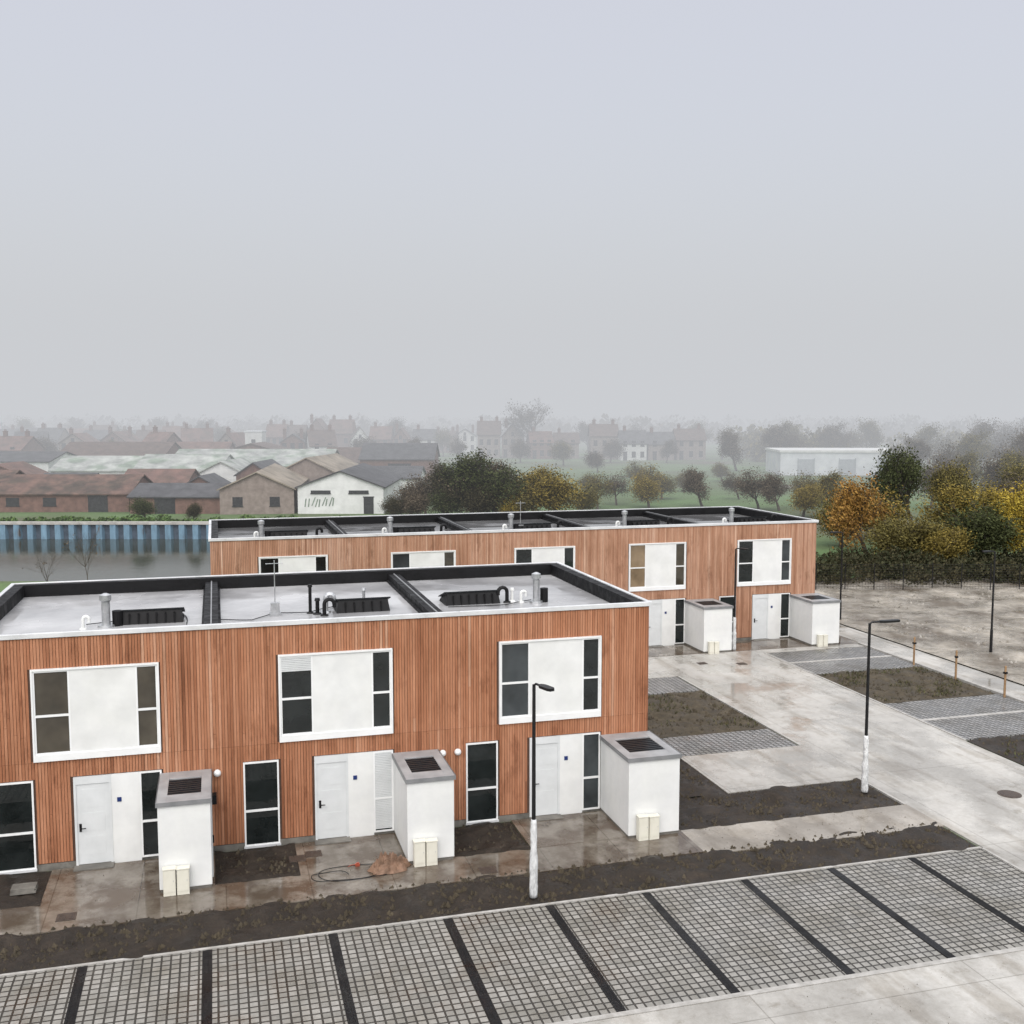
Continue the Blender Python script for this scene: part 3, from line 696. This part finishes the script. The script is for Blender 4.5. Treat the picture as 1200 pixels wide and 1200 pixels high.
# ------------------------------------------------------------------ trees
def tree_meshes(seed,h,spread,leafn,leafs,trunk_r=.18,crown0=.3,levels=4,droop=0,clump=.55):
    rr=random.Random(seed); tk=MB(); tips=[]
    def br(p,d,l,r,lev):
        pts=[p];rad=[r]; q=Vector(p); dd=Vector(d)
        n=3
        for i in range(n):
            dd=(dd+Vector((rr.uniform(-.22,.22),rr.uniform(-.22,.22),rr.uniform(-.08,.18)-droop))).normalized()
            q=q+dd*l/n; pts.append(q.copy()); rad.append(r*(1-.5*(i+1)/n))
        tk.tube(pts,rad,6 if lev<2 else 4,0,False)
        if lev>=levels: tips.extend(pts[1:]); return
        if lev>=levels-1: tips.extend(pts[2:])
        kids=4 if lev==0 else 3
        for i in range(kids+ (1 if rr.random()<.5 else 0)):
            a=rr.uniform(0,6.283); tilt=rr.uniform(.45,1.05)
            ax=dd.orthogonal().normalized(); ax.rotate(Matrix.Rotation(a,3,dd)); nd=(dd*math.cos(tilt)+ax*math.sin(tilt)*spread).normalized()
            t=rr.choice(pts[1:]) if lev else pts[rr.choice([2,3,3])]
            br(t,nd,l*rr.uniform(.55,.8),r*.5,lev+1)
        br(pts[-1],dd,l*.7,r*.55,lev+1)
    br(Vector((0,0,0)),Vector((0,0,1)),h*crown0,trunk_r,0)
    zmax=max(t.z for t in tips); k=h/zmax*.97
    tk.v=[(x*k,y*k,z*k) for x,y,z in tk.v]
    lf=MB()
    sub=[t*k for t in tips]
    for _ in range(leafn):
        c=rr.choice(sub)+Vector((rr.gauss(0,clump),rr.gauss(0,clump),rr.gauss(0,clump*.8)))
        if c.z<h*.12: continue
        s=leafs*rr.uniform(.5,1.3); u=Vector((rr.gauss(0,1),rr.gauss(0,1),rr.gauss(0,1))).normalized(); w=u.orthogonal().normalized()
        v=u.cross(w)
        lf.quad(c-w*s-v*s*.6,c+w*s-v*s*.5,c+w*s*.8+v*s*.6,c-w*s*.9+v*s*.5)
    return tk.mesh("trunk",[M_bark]),lf
def tree(name,label,cat,tm,leafmat_,r,D,rot=0,sc=1,group="trees beyond the terraces",z=0):
    T=thing(name,label,cat,loc=W(r,D,z),rot=rot,group=group,scale=sc)
    part("trunk",tm[0],None,T); part("crown",tm[1].mesh("crown",[ML[leafmat_]]) if isinstance(tm[1],MB) else tm[1],None,T)
    return T
TA=tree_meshes(1,9.5,1.0,11000,.105,.22,.25,4,clump=.5)
TB=tree_meshes(2,7.5,1.0,8500,.085,.16,.25,4,clump=.44)
TC=tree_meshes(3,10,.7,11000,.11,.22,.22,4,clump=.55)
TD=tree_meshes(4,6.5,1.1,3600,.08,.14,.28,4,clump=.42)
TE=tree_meshes(5,6.0,1.3,8500,.09,.12,.18,4,clump=.6)
TF=tree_meshes(6,12,.8,1200,.14,.25,.3,5,clump=.4)
hmap={id(TA):9.5,id(TB):7.5,id(TC):10,id(TD):6.5,id(TE):6.0,id(TF):12}
TREES={}
def addtree(tm,lm,name,label,px,D,h,rot=None,cat="tree",wide=1.0):
    key=(id(tm),lm); base=TREES.get(key); rot=R.uniform(0,6.28) if rot is None else rot
    s_=h/hmap[id(tm)]; r=PXD(px,D); sc=(s_*wide,s_*wide,s_)
    if base is None:
        TREES[key]=tree(name,label,cat,tm,lm,r,D,rot,sc); return TREES[key]
    c=clone(base,W(r,D),rot,sc,label); c.name=name; c["category"]=cat; return c
addtree(TA,'green',"leafy_tree","broad dark green-brown tree on the canal bank",552,119,8.4,wide=1.25)
addtree(TA,'brown',"leafy_tree","dark brown autumn tree on the canal bank",584,121,7.6,wide=1.2)
addtree(TA,'dark',"leafy_tree","dark spreading tree on the canal bank",525,122,7.0,wide=1.2)
addtree(TE,'dark',"bush","dark bush below the tall trees on the bank",560,118,4.6,cat="bush",wide=1.3)
addtree(TE,'green',"bush","dark green bush on the canal bank",520,118,4.0,cat="bush",wide=1.3)
addtree(TB,'gold',"autumn_tree","olive and golden autumn tree on the canal bank",622,118,6.3,wide=1.5)
addtree(TE,'gold',"autumn_tree","low golden olive autumn tree on the canal bank",650,119,5.8,wide=1.3)
addtree(TE,'yellow',"autumn_bush","small yellow bush on the canal bank",598,117.5,3.2,cat="bush",wide=1.2)
addtree(TE,'olive',"autumn_bush","olive bush on the canal bank",612,117.5,4.4,cat="bush",wide=1.3)
addtree(TD,'brown',"bare_tree","sparse grey-brown tree beside the white workshop",480,121,5.4,wide=1.3)
addtree(TD,'brown',"bare_tree","sparse grey-brown tree beside the white workshop",500,123,5.4,wide=1.3)
addtree(TE,'brown',"bush","brown bush on the canal bank",492,118.5,3.6,cat="bush",wide=1.3)
addtree(TE,'dark',"bush","dark bush beside the canal wall",465,118,3.0,cat="bush",wide=1.2)
addtree(TE,'dark',"bush","dark bush between brick buildings",228,119,2.2,cat="bush")
addtree(TE,'green',"bush","dark green bush between brick buildings",172,120,2.6,cat="bush",wide=1.4)
for px,D,h,lm,tm in ((700,134,5,'olive',TD),(722,140,4.6,'brown',TD),(752,146,5.6,'gold',TD),(775,150,3.6,'olive',TE),(822,138,5.2,'brown',TB),(888,134,5.6,'brown',TD),(935,138,5.0,'olive',TD),(962,126,5.4,'olive',TB),(978,118,4.4,'olive',TB),(748,170,5.0,'olive',TD),(845,190,3.4,'olive',TE),(690,155,3.4,'olive',TE),(800,165,3.0,'olive',TE),(912,132,4.8,'brown',TB),(865,150,4.2,'brown',TD),(760,136,4.2,'gold',TE),(680,124,3.6,'olive',TE),(940,124,4.2,'gold',TE)):
    addtree(tm,lm,"orchard_tree","small thin autumn tree standing in the green meadow",px,D,h,wide=1.2)
for px,D,h,lm,tm,nm,lb,wi in (
 (1015,86,7.0,'orange',TB,"autumn_tree","golden-orange autumn tree above the dark hedge",1.05),
 (1038,90,6.2,'gold',TD,"autumn_tree","golden-olive autumn tree above the dark hedge",1.2),
 (1068,97,9.1,'green',TC,"ivy_clad_tree","tall dark green ivy-clad tree above the hedge",.85),
 (1094,100,7.6,'olive',TC,"leafy_tree","olive leafy tree above the hedge",.9),
 (1122,84,5.8,'green',TD,"leafy_tree","thin leafy tree above the hedge",1.3),
 (1128,92,6.2,'gold',TB,"autumn_tree","golden-olive autumn tree above the hedge",1.2),
 (1148,83,5.0,'green',TE,"leafy_tree","dark green bushy tree above the hedge",1.1),
 (1160,89,6.4,'yellow',TD,"yellow_tree","thin yellow autumn tree above the hedge",1.2),
 (1180,86,6.2,'gold',TB,"autumn_tree","golden-olive autumn tree above the hedge",1.1),
 (1200,84,6.2,'yellow',TB,"yellow_tree","bright yellow autumn tree above the hedge",1.0),
 (1235,84,7,'yellow',TB,"yellow_tree","bright yellow autumn tree above the hedge",1.0),
 (1170,104,6.6,'brown',TD,"leafy_tree","brown nearly bare tree behind the hedge",1.2),
 (1112,106,6.8,'gold',TD,"leafy_tree","golden-olive tree behind the hedge",1.2),
 (1200,110,7.2,'olive',TB,"leafy_tree","olive tree behind the hedge",1.2),
 (985,96,4.4,'olive',TE,"leafy_tree","low olive tree at the end of the terrace",1.2),
 (1080,84,4.2,'olive',TE,"leafy_tree","low olive tree above the hedge",1.3),
 (1048,83,3.9,'olive',TE,"leafy_tree","low olive tree above the hedge",1.3),
 (1100,82,3.6,'gold',TE,"leafy_tree","low golden-olive bush above the hedge",1.3),
 (1250,95,8,'dark',TB,"leafy_tree","dark tree behind the hedge",1.0)):
    addtree(tm,lm,nm,lb,px,D,h,wide=wi)
for px,D,h,tm,lm in ((625,290,17.5,TF,'brown'),(905,245,10.5,TA,'brown'),(930,270,10.5,TB,'olive'),(862,225,9,TB,'brown'),(970,260,10.5,TA,'brown'),(1010,280,11,TB,'olive'),(1072,190,8.5,TA,'brown'),(1100,170,8.2,TD,'brown'),(1130,190,9.5,TA,'olive'),(1170,180,9,TD,'brown'),(1210,170,9.5,TB,'brown'),(845,280,9.5,TD,'olive'),(690,330,10,TB,'brown'),(750,350,10,TD,'brown'),(815,330,10,TB,'olive'),(465,330,11,TB,'brown'),(520,300,9,TD,'olive'),(240,350,11,TA,'brown'),(190,380,11,TB,'brown'),(95,400,11,TA,'brown'),(30,370,11,TB,'olive'),(270,300,8,TE,'brown'),(150,300,8,TE,'olive'),(540,260,7,TD,'brown'),(660,250,6,TE,'olive'),(700,220,4.6,TE,'brown'),(1085,240,10,TB,'olive'),(1150,230,11,TB,'brown'),(1190,250,12,TF,'brown'),(1120,150,7,TB,'olive'),(1160,140,7,TE,'brown'),(1200,135,7.5,TB,'olive'),(1090,135,6.5,TE,'brown'),(60,240,7,TE,'brown'),(125,235,6.5,TB,'olive'),(235,235,6,TE,'brown'),(350,270,8,TB,'brown'),(420,250,7,TE,'brown'),(480,240,7,TB,'brown'),(610,262,6,TE,'brown'),(715,262,6,TE,'brown'),(780,262,6,TB,'brown')):
    addtree(tm,lm,"misty_tree","grey-brown tree fading into the fog",px,D,h)
SP_=tree_meshes(11,5.0,.5,30,.06,.035,.35,3,clump=.25)
T=tree("young_tree","thin bare young tree on the near canal bank","tree",SP_,'brown',PXD(105,70),70,0,1)
clone(T,W(PXD(60,66),66),1.0,.8)
def leafmass(name,mat,pts,n,size,seed):
    rr=random.Random(seed); m=MB()
    for _ in range(n):
        c,rad,h=rr.choice(pts)
        a=rr.uniform(0,6.283); q=math.sqrt(rr.random())*rad; z=h*(rr.random()**.7)*math.sqrt(max(0,1-(q/rad)**2*.7))
        p=Vector((c[0]+math.cos(a)*q,c[1]+math.sin(a)*q,z))
        s=size*rr.uniform(.5,1.4); u=Vector((rr.gauss(0,1),rr.gauss(0,1),rr.gauss(0,1))).normalized(); w=u.orthogonal().normalized(); v=u.cross(w)
        m.quad(p-w*s-v*s*.6,p+w*s-v*s*.5,p+w*s*.8+v*s*.6,p-w*s*.9+v*s*.5)
    return structure(name,m,mat,kind="stuff")
pts=[]
for i in range(80):
    px=940+i*5.4; D=R.uniform(75.5,84); pts.append((W(PXD(px,D),D),R.uniform(1.0,2.4),R.uniform(.9,2.1)))
leafmass("bramble_hedge",ML['hedge'],pts,34000,.09,3)
pts=[]
for i in range(60):
    D=R.uniform(73,84); px=R.uniform(960,1300); pts.append((W(PXD(px,D),D),R.uniform(.5,1.4),R.uniform(.5,2.0)))
leafmass("rough_undergrowth",ML['dark'],pts,9000,.08,5)
pts=[]
for i in range(330):
    D=R.uniform(420,760); px=R.uniform(-120,1350); pts.append((W(PXD(px,D),D),R.uniform(5,9),R.uniform(6,12.5)))
leafmass("distant_wood",ML['brown'],pts,42000,.85,8)
pts=[]
for i in range(60):
    D=R.uniform(260,340); px=R.uniform(850,1320); pts.append((W(PXD(px,D),D),R.uniform(3,6),R.uniform(5,9.5)))
leafmass("distant_wood",ML['olive'],pts,18000,.45,9)
pts=[]
for i in range(80):
    D=D1+R.uniform(.8,3.5); r=-75+i*1.05; pts.append((W(r,D),R.uniform(.5,1.1),R.uniform(.3,.9)))
gw=leafmat("bank_grass",[(.055,.095,.028),(.08,.14,.038),(.11,.15,.055)])
leafmass("bank_grass",gw,pts,9000,.14,10)

T=thing("wire_fence","thin wire mesh fence with posts at the dirt field","fence",loc=W(PXD(955,72),72),rot=-PSI)
for i in range(9):
    b=MB(); b.tube([(i*2.0,0,0),(i*2.0,0,1.9)],.035,6); part("post",b,M_pole,T)
b=MB()
for i in range(11): b.tube([(0,0,.1+i*.17),(16,0,.1+i*.17)],.008,4)
for i in range(80): b.tube([(i*.2,0,.1),(i*.2,0,1.8)],.006,4)
part("wire_mesh",b,M_pole,T)

# ------------------------------------------------------------------ background buildings
def gabled(name,label,cat,group,r,D,w,d,eave,ridge,axis,wm,rm,wins=(),chim=(),doors=(),yaw=0,winmat=None):
    T=thing(name,label,cat,loc=W(r,D),rot=-PSI+yaw,group=group)
    b=MB(); b.box(0,w,0,d,0,eave,skip=('b',))
    if axis=='x':
        b.tri((0,0,eave),(0,d,eave),(0,d/2,ridge)); b.tri((w,d,eave),(w,0,eave),(w,d/2,ridge))
    else:
        b.tri((0,0,eave),(w,0,eave),(w/2,0,ridge)); b.tri((w,d,eave),(0,d,eave),(w/2,d,ridge))
    part("wall",b,wm,T)
    b=MB(); o=.3; th=.16
    def sl(p0,p1,p2,p3):
        b.quad(p0,p1,p2,p3); q=[(p[0],p[1],p[2]-th) for p in (p0,p1,p2,p3)]; b.quad(*reversed(q))
        P_=[p0,p1,p2,p3]
        for i in range(4): b.quad(q[i],q[(i+1)%4],P_[(i+1)%4],P_[i])
    if axis=='x':
        s=(ridge-eave)/(d/2); e=eave-o*s+th+.02; rg=ridge+th+.02
        sl((-o,-o,e),(w+o,-o,e),(w+o,d/2,rg),(-o,d/2,rg)); sl((w+o,d+o,e),(-o,d+o,e),(-o,d/2,rg),(w+o,d/2,rg))
    else:
        s=(ridge-eave)/(w/2); e=eave-o*s+th+.02; rg=ridge+th+.02
        sl((-o,d+o,e),(-o,-o,e),(w/2,-o,rg),(w/2,d+o,rg)); sl((w+o,-o,e),(w+o,d+o,e),(w/2,d+o,rg),(w/2,-o,rg))
    rf=part("roof",b,rm,T)
    for (cx_,cy_) in chim:
        b=MB(); b.box(cx_-.4,cx_+.4,cy_-.3,cy_+.3,ridge-1.2,ridge+1.1); b.box(cx_-.46,cx_+.46,cy_-.36,cy_+.36,ridge+1.1,ridge+1.25); b.tube([(cx_-.15,cy_,ridge+1.2),(cx_-.15,cy_,ridge+1.6)],.1,6); b.tube([(cx_+.15,cy_,ridge+1.2),(cx_+.15,cy_,ridge+1.6)],.1,6)
        part("chimney",b,M_brick,rf)
    for (x,z,ww,hh) in wins:
        b=MB(); b.box(x,x+ww,-.03,.02,z,z+hh); b.box(x-.06,x+ww+.06,-.09,.02,z-.1,z-.001)
        part("window",b,winmat or M_darkwin,T)
    for (x,ww,hh) in doors:
        b=MB(); b.box(x,x+ww,-.05,.02,0,hh); b.box(x-.08,x+ww+.08,-.07,.02,hh+.001,hh+.12); part("door",b,M_darkwin,T)
    return T
GW="industrial sheds along the canal"
gabled("brick_shed","long low brick shed with rusty red roof by the canal","shed",GW,-80,134,15,10,2.6,4.6,'x',M_brick,M_rust,wins=[(2+i*3,.8,1.6,1.0) for i in range(3)],doors=[(12,2,2.1)])
gabled("brick_shed","low brick shed with patched rusty red roof by the canal","shed",GW,-64.4,130,17,11,2.2,4.2,'x',M_brick,M_rust,wins=[(2+i*4.5,.8,1.6,1.0) for i in range(2)],doors=[(12,2.4,2.0)],yaw=.03)
gabled("low_shed","low dark grey shed with shallow roof by the canal","shed",GW,-46.4,128,12.0,9,2.0,3.3,'x',M_brick,M_slate,doors=[(3,2.5,1.8)])
gabled("brick_workshop","weathered brick workshop with tan gabled roof facing the canal","workshop",GW,-35.2,127,8.8,22,3.0,5.0,'y',M_brick2,M_tan,wins=[(1.5,1,1.2,1.1),(5.9,1,1.2,1.1)],yaw=.12)
ww=gabled("white_workshop","white painted gabled workshop with grey roof beside the canal","workshop",GW,-26.0,128,10.4,20,3.2,5.1,'y',M_farwhite,M_slate,wins=[(1.6,2.5,2.4,.35),(6.2,2.5,2.4,.35)],doors=[(8.0,1.2,2.0)])
b=MB(); rr=random.Random(4)
for i in range(9):
    x0=.8+i*.42; z0=.9+rr.uniform(-.1,.1); x1=x0+rr.uniform(.1,.5); z1=1.9+rr.uniform(-.2,.2)
    b.quad((x0,-.012-i*.002,z0),(x0+.14,-.012-i*.002,z0),(x1+.14,-.012-i*.002,z1),(x1,-.012-i*.002,z1))
part("graffiti",b,noisy("grey_green_paint",(.12,.16,.13),(.22,.28,.22),2,(.6,.6)),ww)
gabled("pale_roofed_shed","large shed with pale weathered fibre-cement roof","shed",GW,-72,165,13,12,3.2,5.2,'x',M_farwhite,M_fibre,wins=[(2+i*3,1.5,1.5,1) for i in range(3)])
gabled("pale_roofed_shed","large shed with pale weathered fibre-cement roof","shed",GW,-58.5,163,13,14,3.2,5.5,'x',M_farwhite,M_fibre,wins=[(2+i*3,1.5,1.5,1) for i in range(3)])
gabled("pale_roofed_shed","large shed with pale weathered fibre-cement roof","shed",GW,-60,184,28,16,3.0,5.6,'x',M_brick2,M_fibre)
gabled("pale_roofed_shed","smaller shed with pale roof and white gable wall","shed",GW,-46.5,158,6,16,3.4,4.9,'y',M_farwhite,M_fibre)
gabled("brick_shed","narrow brick shed with dark gabled roof","shed",GW,-40.2,154,5,12,3.2,4.9,'y',M_brick,M_slate)
gabled("brick_shed","small brick shed with red tiled roof","shed",GW,-54,146,9,7,2.6,4.2,'x',M_brick,M_redtile,wins=[(2,.8,1,1)])
gabled("brick_shed","small brick shed with red tiled roof","shed",GW,-78,152,8,8,3.0,4.8,'y',M_brick,M_redtile,wins=[(3,.8,1,1)])
gabled("low_shed","small dark lean-to shed behind the brick sheds","shed",GW,-66,147,7,6,2.4,3.6,'x',M_brick,M_slate)
gabled("low_shed","small dark gabled shed behind the brick sheds","shed",GW,-44,141,4.5,7,2.4,3.7,'y',M_brick,M_slate)
gabled("tan_roofed_shed","brick shed with tan roof behind the workshops","shed",GW,-34,150,10,16,3.4,5.8,'y',M_brick2,M_tan,yaw=-.1)
gabled("dark_barn","long dark barn with grey roof","barn",GW,-53,198,16,12,2.8,5.0,'x',M_brick,M_slate,doors=[(8,3,2.5)])
gabled("dark_barn","dark barn with weathered tiled roof","barn",GW,-36,202,11,12,2.8,5.4,'x',M_brick,M_tile,doors=[(3,3,2.5)])
gabled("dark_barn","tall dark barn with slate roof","barn",GW,-27,188,13,14,4.0,6.6,'x',M_brick,M_slate,doors=[(5,4,3.2)])
gabled("grey_shed","pale grey shed at the edge of the yard","shed",GW,-92,178,14,14,4.0,5.4,'x',M_farwhite,M_slate)
gabled("grey_shed","low grey shed with dark roof in the yard","shed",GW,-22,158,8,12,2.4,3.9,'x',M_farwhite,M_slate)
gabled("brick_shed","old brick shed with dark tiled roof","shed",GW,-86,200,20,14,4,6.5,'x',M_brick,M_tile)
gabled("brick_shed","old brick shed with dark tiled roof","shed",GW,-62,215,18,12,3.6,6,'y',M_brick,M_tile)
gabled("brick_shed","brick shed with red tiled roof behind the yard","shed",GW,-72,222,12,9,3.6,6,'x',M_brick,M_redtile)
T=thing("industrial_hall","long low white flat-roofed industrial hall beyond the meadow","warehouse",loc=W(53.0,209),rot=-PSI-.06)
b=MB(); b.box(0,24.5,0,16,0,4.5); part("wall",b,M_hallgrey,T)
b=MB(); b.box(-.2,24.7,-.2,16.2,4.501,4.95); part("roof",b,M_farwhite,T)
for x in (3.5,11.5,19):
    b=MB(); b.box(x,x+3.0,-.08,-.005,0,3.2); b.box(x-.15,x,-.12,-.005,0,3.4); b.box(x+3.0,x+3.15,-.12,-.005,0,3.4); part("door",b,M_halldoor,T)
GH="houses fading into the fog"
def rowwins(w,z,n,ww=1.0,hh=1.4): return [(w*(i+.5)/n-ww/2,z,ww,hh) for i in range(n)]
def house(px,D,wpx,eave,ridge,axis,wm,rm,label,n=3,two=True,chim=1,d=9,yaw=0):
    r=PXD(px,D); w=wpx*(D+1)/1240
    wins=rowwins(w,.9,n)+(rowwins(w,3.7,n) if two else [])
    if axis=='y' and ridge-eave>2: wins.append((w/2-.4,eave+.3,.8,1.0))
    gabled("house",label,"house",GH,r,D,w,d,eave,ridge,axis,wm,rm,wins=wins[1:],doors=[(wins[0][0],1.0,2.2)],chim=[(w*.2,d/2)] if chim==1 else ([(w*.15,d/2),(w*.85,d/2)] if chim==2 else []),yaw=yaw)
LB="brick gabled house with chimney fading into the fog"
house(358,305,28,6.2,10.6,'y',M_brick,M_redtile,LB,3); house(386,307,27,6.5,10.3,'x',M_brick,M_redtile,LB,2,chim=2)
house(312,300,22,5.6,9.0,'x',M_brick,M_redtile,LB,3,chim=2); house(335,302,22,5.2,8.8,'x',M_brick2,M_tile,LB,3)
house(413,298,20,5.0,8.3,'y',M_farwhite,M_tile,"white gabled house fading into the fog",2,yaw=.2); house(434,300,24,5.0,8.4,'x',M_brick,M_redtile,LB,2); house(460,296,20,4.8,8.0,'y',M_brick,M_redtile,LB,2); house(484,300,26,4.8,7.6,'x',M_farwhite,M_slate,"white house with slate roof fading into the fog",2)
house(560,292,26,6.4,10.0,'x',M_brick2,M_tile,"tall pale brick house with two chimneys in fog",3,chim=2); house(588,293,26,5.8,9.4,'y',M_brick2,M_tile,"tall pale brick house with gable in fog",3)
house(622,285,26,4.4,7.2,'x',M_brick,M_redtile,LB,3,yaw=.1); house(650,288,28,4.2,6.8,'x',M_brick2,M_tile,LB,2)
house(692,283,32,6.2,9.2,'x',M_brick2,M_tile,"tall pale house with chimney and two window rows",3,chim=2); house(727,276,30,4.4,7.6,'x',M_farwhite,M_slate,"white house with dark slate roof",3); house(759,277,30,4.2,7.2,'x',M_brick2,M_slate,"pale brick house with dark slate roof",2,chim=1); house(792,280,34,5.2,8.0,'x',M_brick2,M_tile,"pale brick house with brown roof",3,chim=2)
for px,D,wp in ((-20,330,36),(20,340,36),(62,335,40),(104,345,30),(136,338,34),(172,350,36),(212,342,34),(248,352,30),(20,260,34),(72,255,32),(118,268,34),(215,262,34),(160,285,30),(505,330,26),(532,335,26),(-10,225,40),(165,230,30),(255,250,26),(40,290,30),(95,300,30),(190,305,28),(330,255,28),(365,250,30)):
    house(px,D,wp,R.uniform(4.0,5.4),R.uniform(6.6,8.4),R.choice('xxy'),R.choice([M_brick,M_brick2,M_brick,M_farwhite]),R.choice([M_tile,M_slate,M_redtile]),LB,R.choice([2,3]),chim=R.choice([1,2]),yaw=R.uniform(-.35,.35))
T=thing("white_tower","tall white rendered tower block beside brick houses in fog","tower",loc=W(PXD(289,246),246),rot=-PSI)
b=MB(); b.box(0,3.9,0,4.4,0,7.9); part("wall",b,M_farwhite,T); b=MB(); b.box(-.15,4.05,-.15,4.55,7.901,8.2); part("roof",b,M_hallgrey,T)
b=MB(); b.box(1.5,2.4,-.05,-.004,5,6.2); part("window",b,M_darkwin,T)

# ------------------------------------------------------------------ fog air volume: clear near the terraces, thickening over the fields
m=bpy.data.materials.new("fog_volume"); m.use_nodes=True; nt=m.node_tree; nt.nodes.clear()
out=N(nt,"ShaderNodeOutputMaterial"); ab=N(nt,"ShaderNodeVolumeAbsorption"); em=N(nt,"ShaderNodeEmission"); ad=N(nt,"ShaderNodeAddShader")
tcn=N(nt,"ShaderNodeTexCoord"); spn=N(nt,"ShaderNodeSeparateXYZ"); nt.links.new(tcn.outputs["Object"],spn.inputs[0])
mr=N(nt,"ShaderNodeMapRange"); nt.links.new(spn.outputs["Y"],mr.inputs[0]); SIG=.0057
mr.inputs["From Min"].default_value=85; mr.inputs["From Max"].default_value=150; mr.inputs["To Min"].default_value=0; mr.inputs["To Max"].default_value=SIG
ab.inputs["Color"].default_value=(0,0,0,1); nt.links.new(mr.outputs[0],ab.inputs["Density"])
em.inputs["Color"].default_value=(.597,.612,.640,1); nt.links.new(mr.outputs[0],em.inputs["Strength"])
nt.links.new(ab.outputs[0],ad.inputs[0]); nt.links.new(em.outputs[0],ad.inputs[1]); nt.links.new(ad.outputs[0],out.inputs["Volume"])
b=MB(); b.box(-1000,1000,-60,1250,-4,58); fo=structure("foggy_sky",b,m); fo.rotation_euler=(0,0,-PSI)  # box of fog, not sky; its emission stands in for scattered daylight

wd=bpy.data.worlds.new("World"); scene.world=wd; wd.use_nodes=True; nt=wd.node_tree; bg=nt.nodes["Background"]; wo=nt.nodes["World Output"]
sun_el=math.radians(52); sun_dir=Vector((-.35,-.8,0)).normalized()
foggy_sky=N(nt,"ShaderNodeTexSky",sky_type='NISHITA'); foggy_sky.sun_disc=False; foggy_sky.sun_elevation=sun_el; foggy_sky.sun_rotation=math.atan2(sun_dir.x,sun_dir.y)
foggy_sky.air_density=1.0; foggy_sky.dust_density=6.0
bg.inputs["Strength"].default_value=.05; nt.links.new(foggy_sky.outputs[0],bg.inputs[0])
tc=N(nt,"ShaderNodeTexCoord"); sx=N(nt,"ShaderNodeSeparateXYZ"); nt.links.new(tc.outputs["Generated"],sx.inputs[0])
r1=ramp(nt,[(0,(.53,.54,.56)),(.12,(.555,.56,.585)),(.38,(.56,.555,.585)),(1,(1.9,1.9,1.93))],sx.outputs["Z"])
dt=N(nt,"ShaderNodeVectorMath",operation='DOT_PRODUCT'); nt.links.new(tc.outputs["Generated"],dt.inputs[0]); dt.inputs[1].default_value=(-SP,-CP,0)
r2=ramp(nt,[(0,(0,0,0)),(.15,(.12,.12,.12)),(1,(1.15,1.15,1.15))],dt.outputs["Value"])
ad=mul(nt,r1.outputs[0],r2.outputs[0],"ADD")
bg2=N(nt,"ShaderNodeBackground"); nt.links.new(ad,bg2.inputs[0]); bg2.inputs[1].default_value=1.0
ash=N(nt,"ShaderNodeAddShader"); nt.links.new(bg.outputs[0],ash.inputs[0]); nt.links.new(bg2.outputs[0],ash.inputs[1]); nt.links.new(ash.outputs[0],wo.inputs[0])
sl=bpy.data.lights.new("sun","SUN"); sl.energy=.8; sl.angle=math.radians(35); sl.color=(1,.98,.95)
so=bpy.data.objects.new("sun",sl); link(so); dv=Vector((sun_dir.x*math.cos(sun_el),sun_dir.y*math.cos(sun_el),math.sin(sun_el)))
so.rotation_euler=dv.to_track_quat('Z','Y').to_euler(); so.location=(0,0,60)

cam=bpy.data.cameras.new("camera"); cam.sensor_width=36; cam.lens=1240/1200*36; cam.clip_end=9000
co=bpy.data.objects.new("camera",cam); link(co); co.location=(0,0,12.1); co.rotation_euler=(math.pi/2-PIT,0,-PSI); scene.camera=co
scene.view_settings.view_transform='Standard'; scene.view_settings.look='None'; scene.view_settings.exposure=0; scene.view_settings.gamma=1
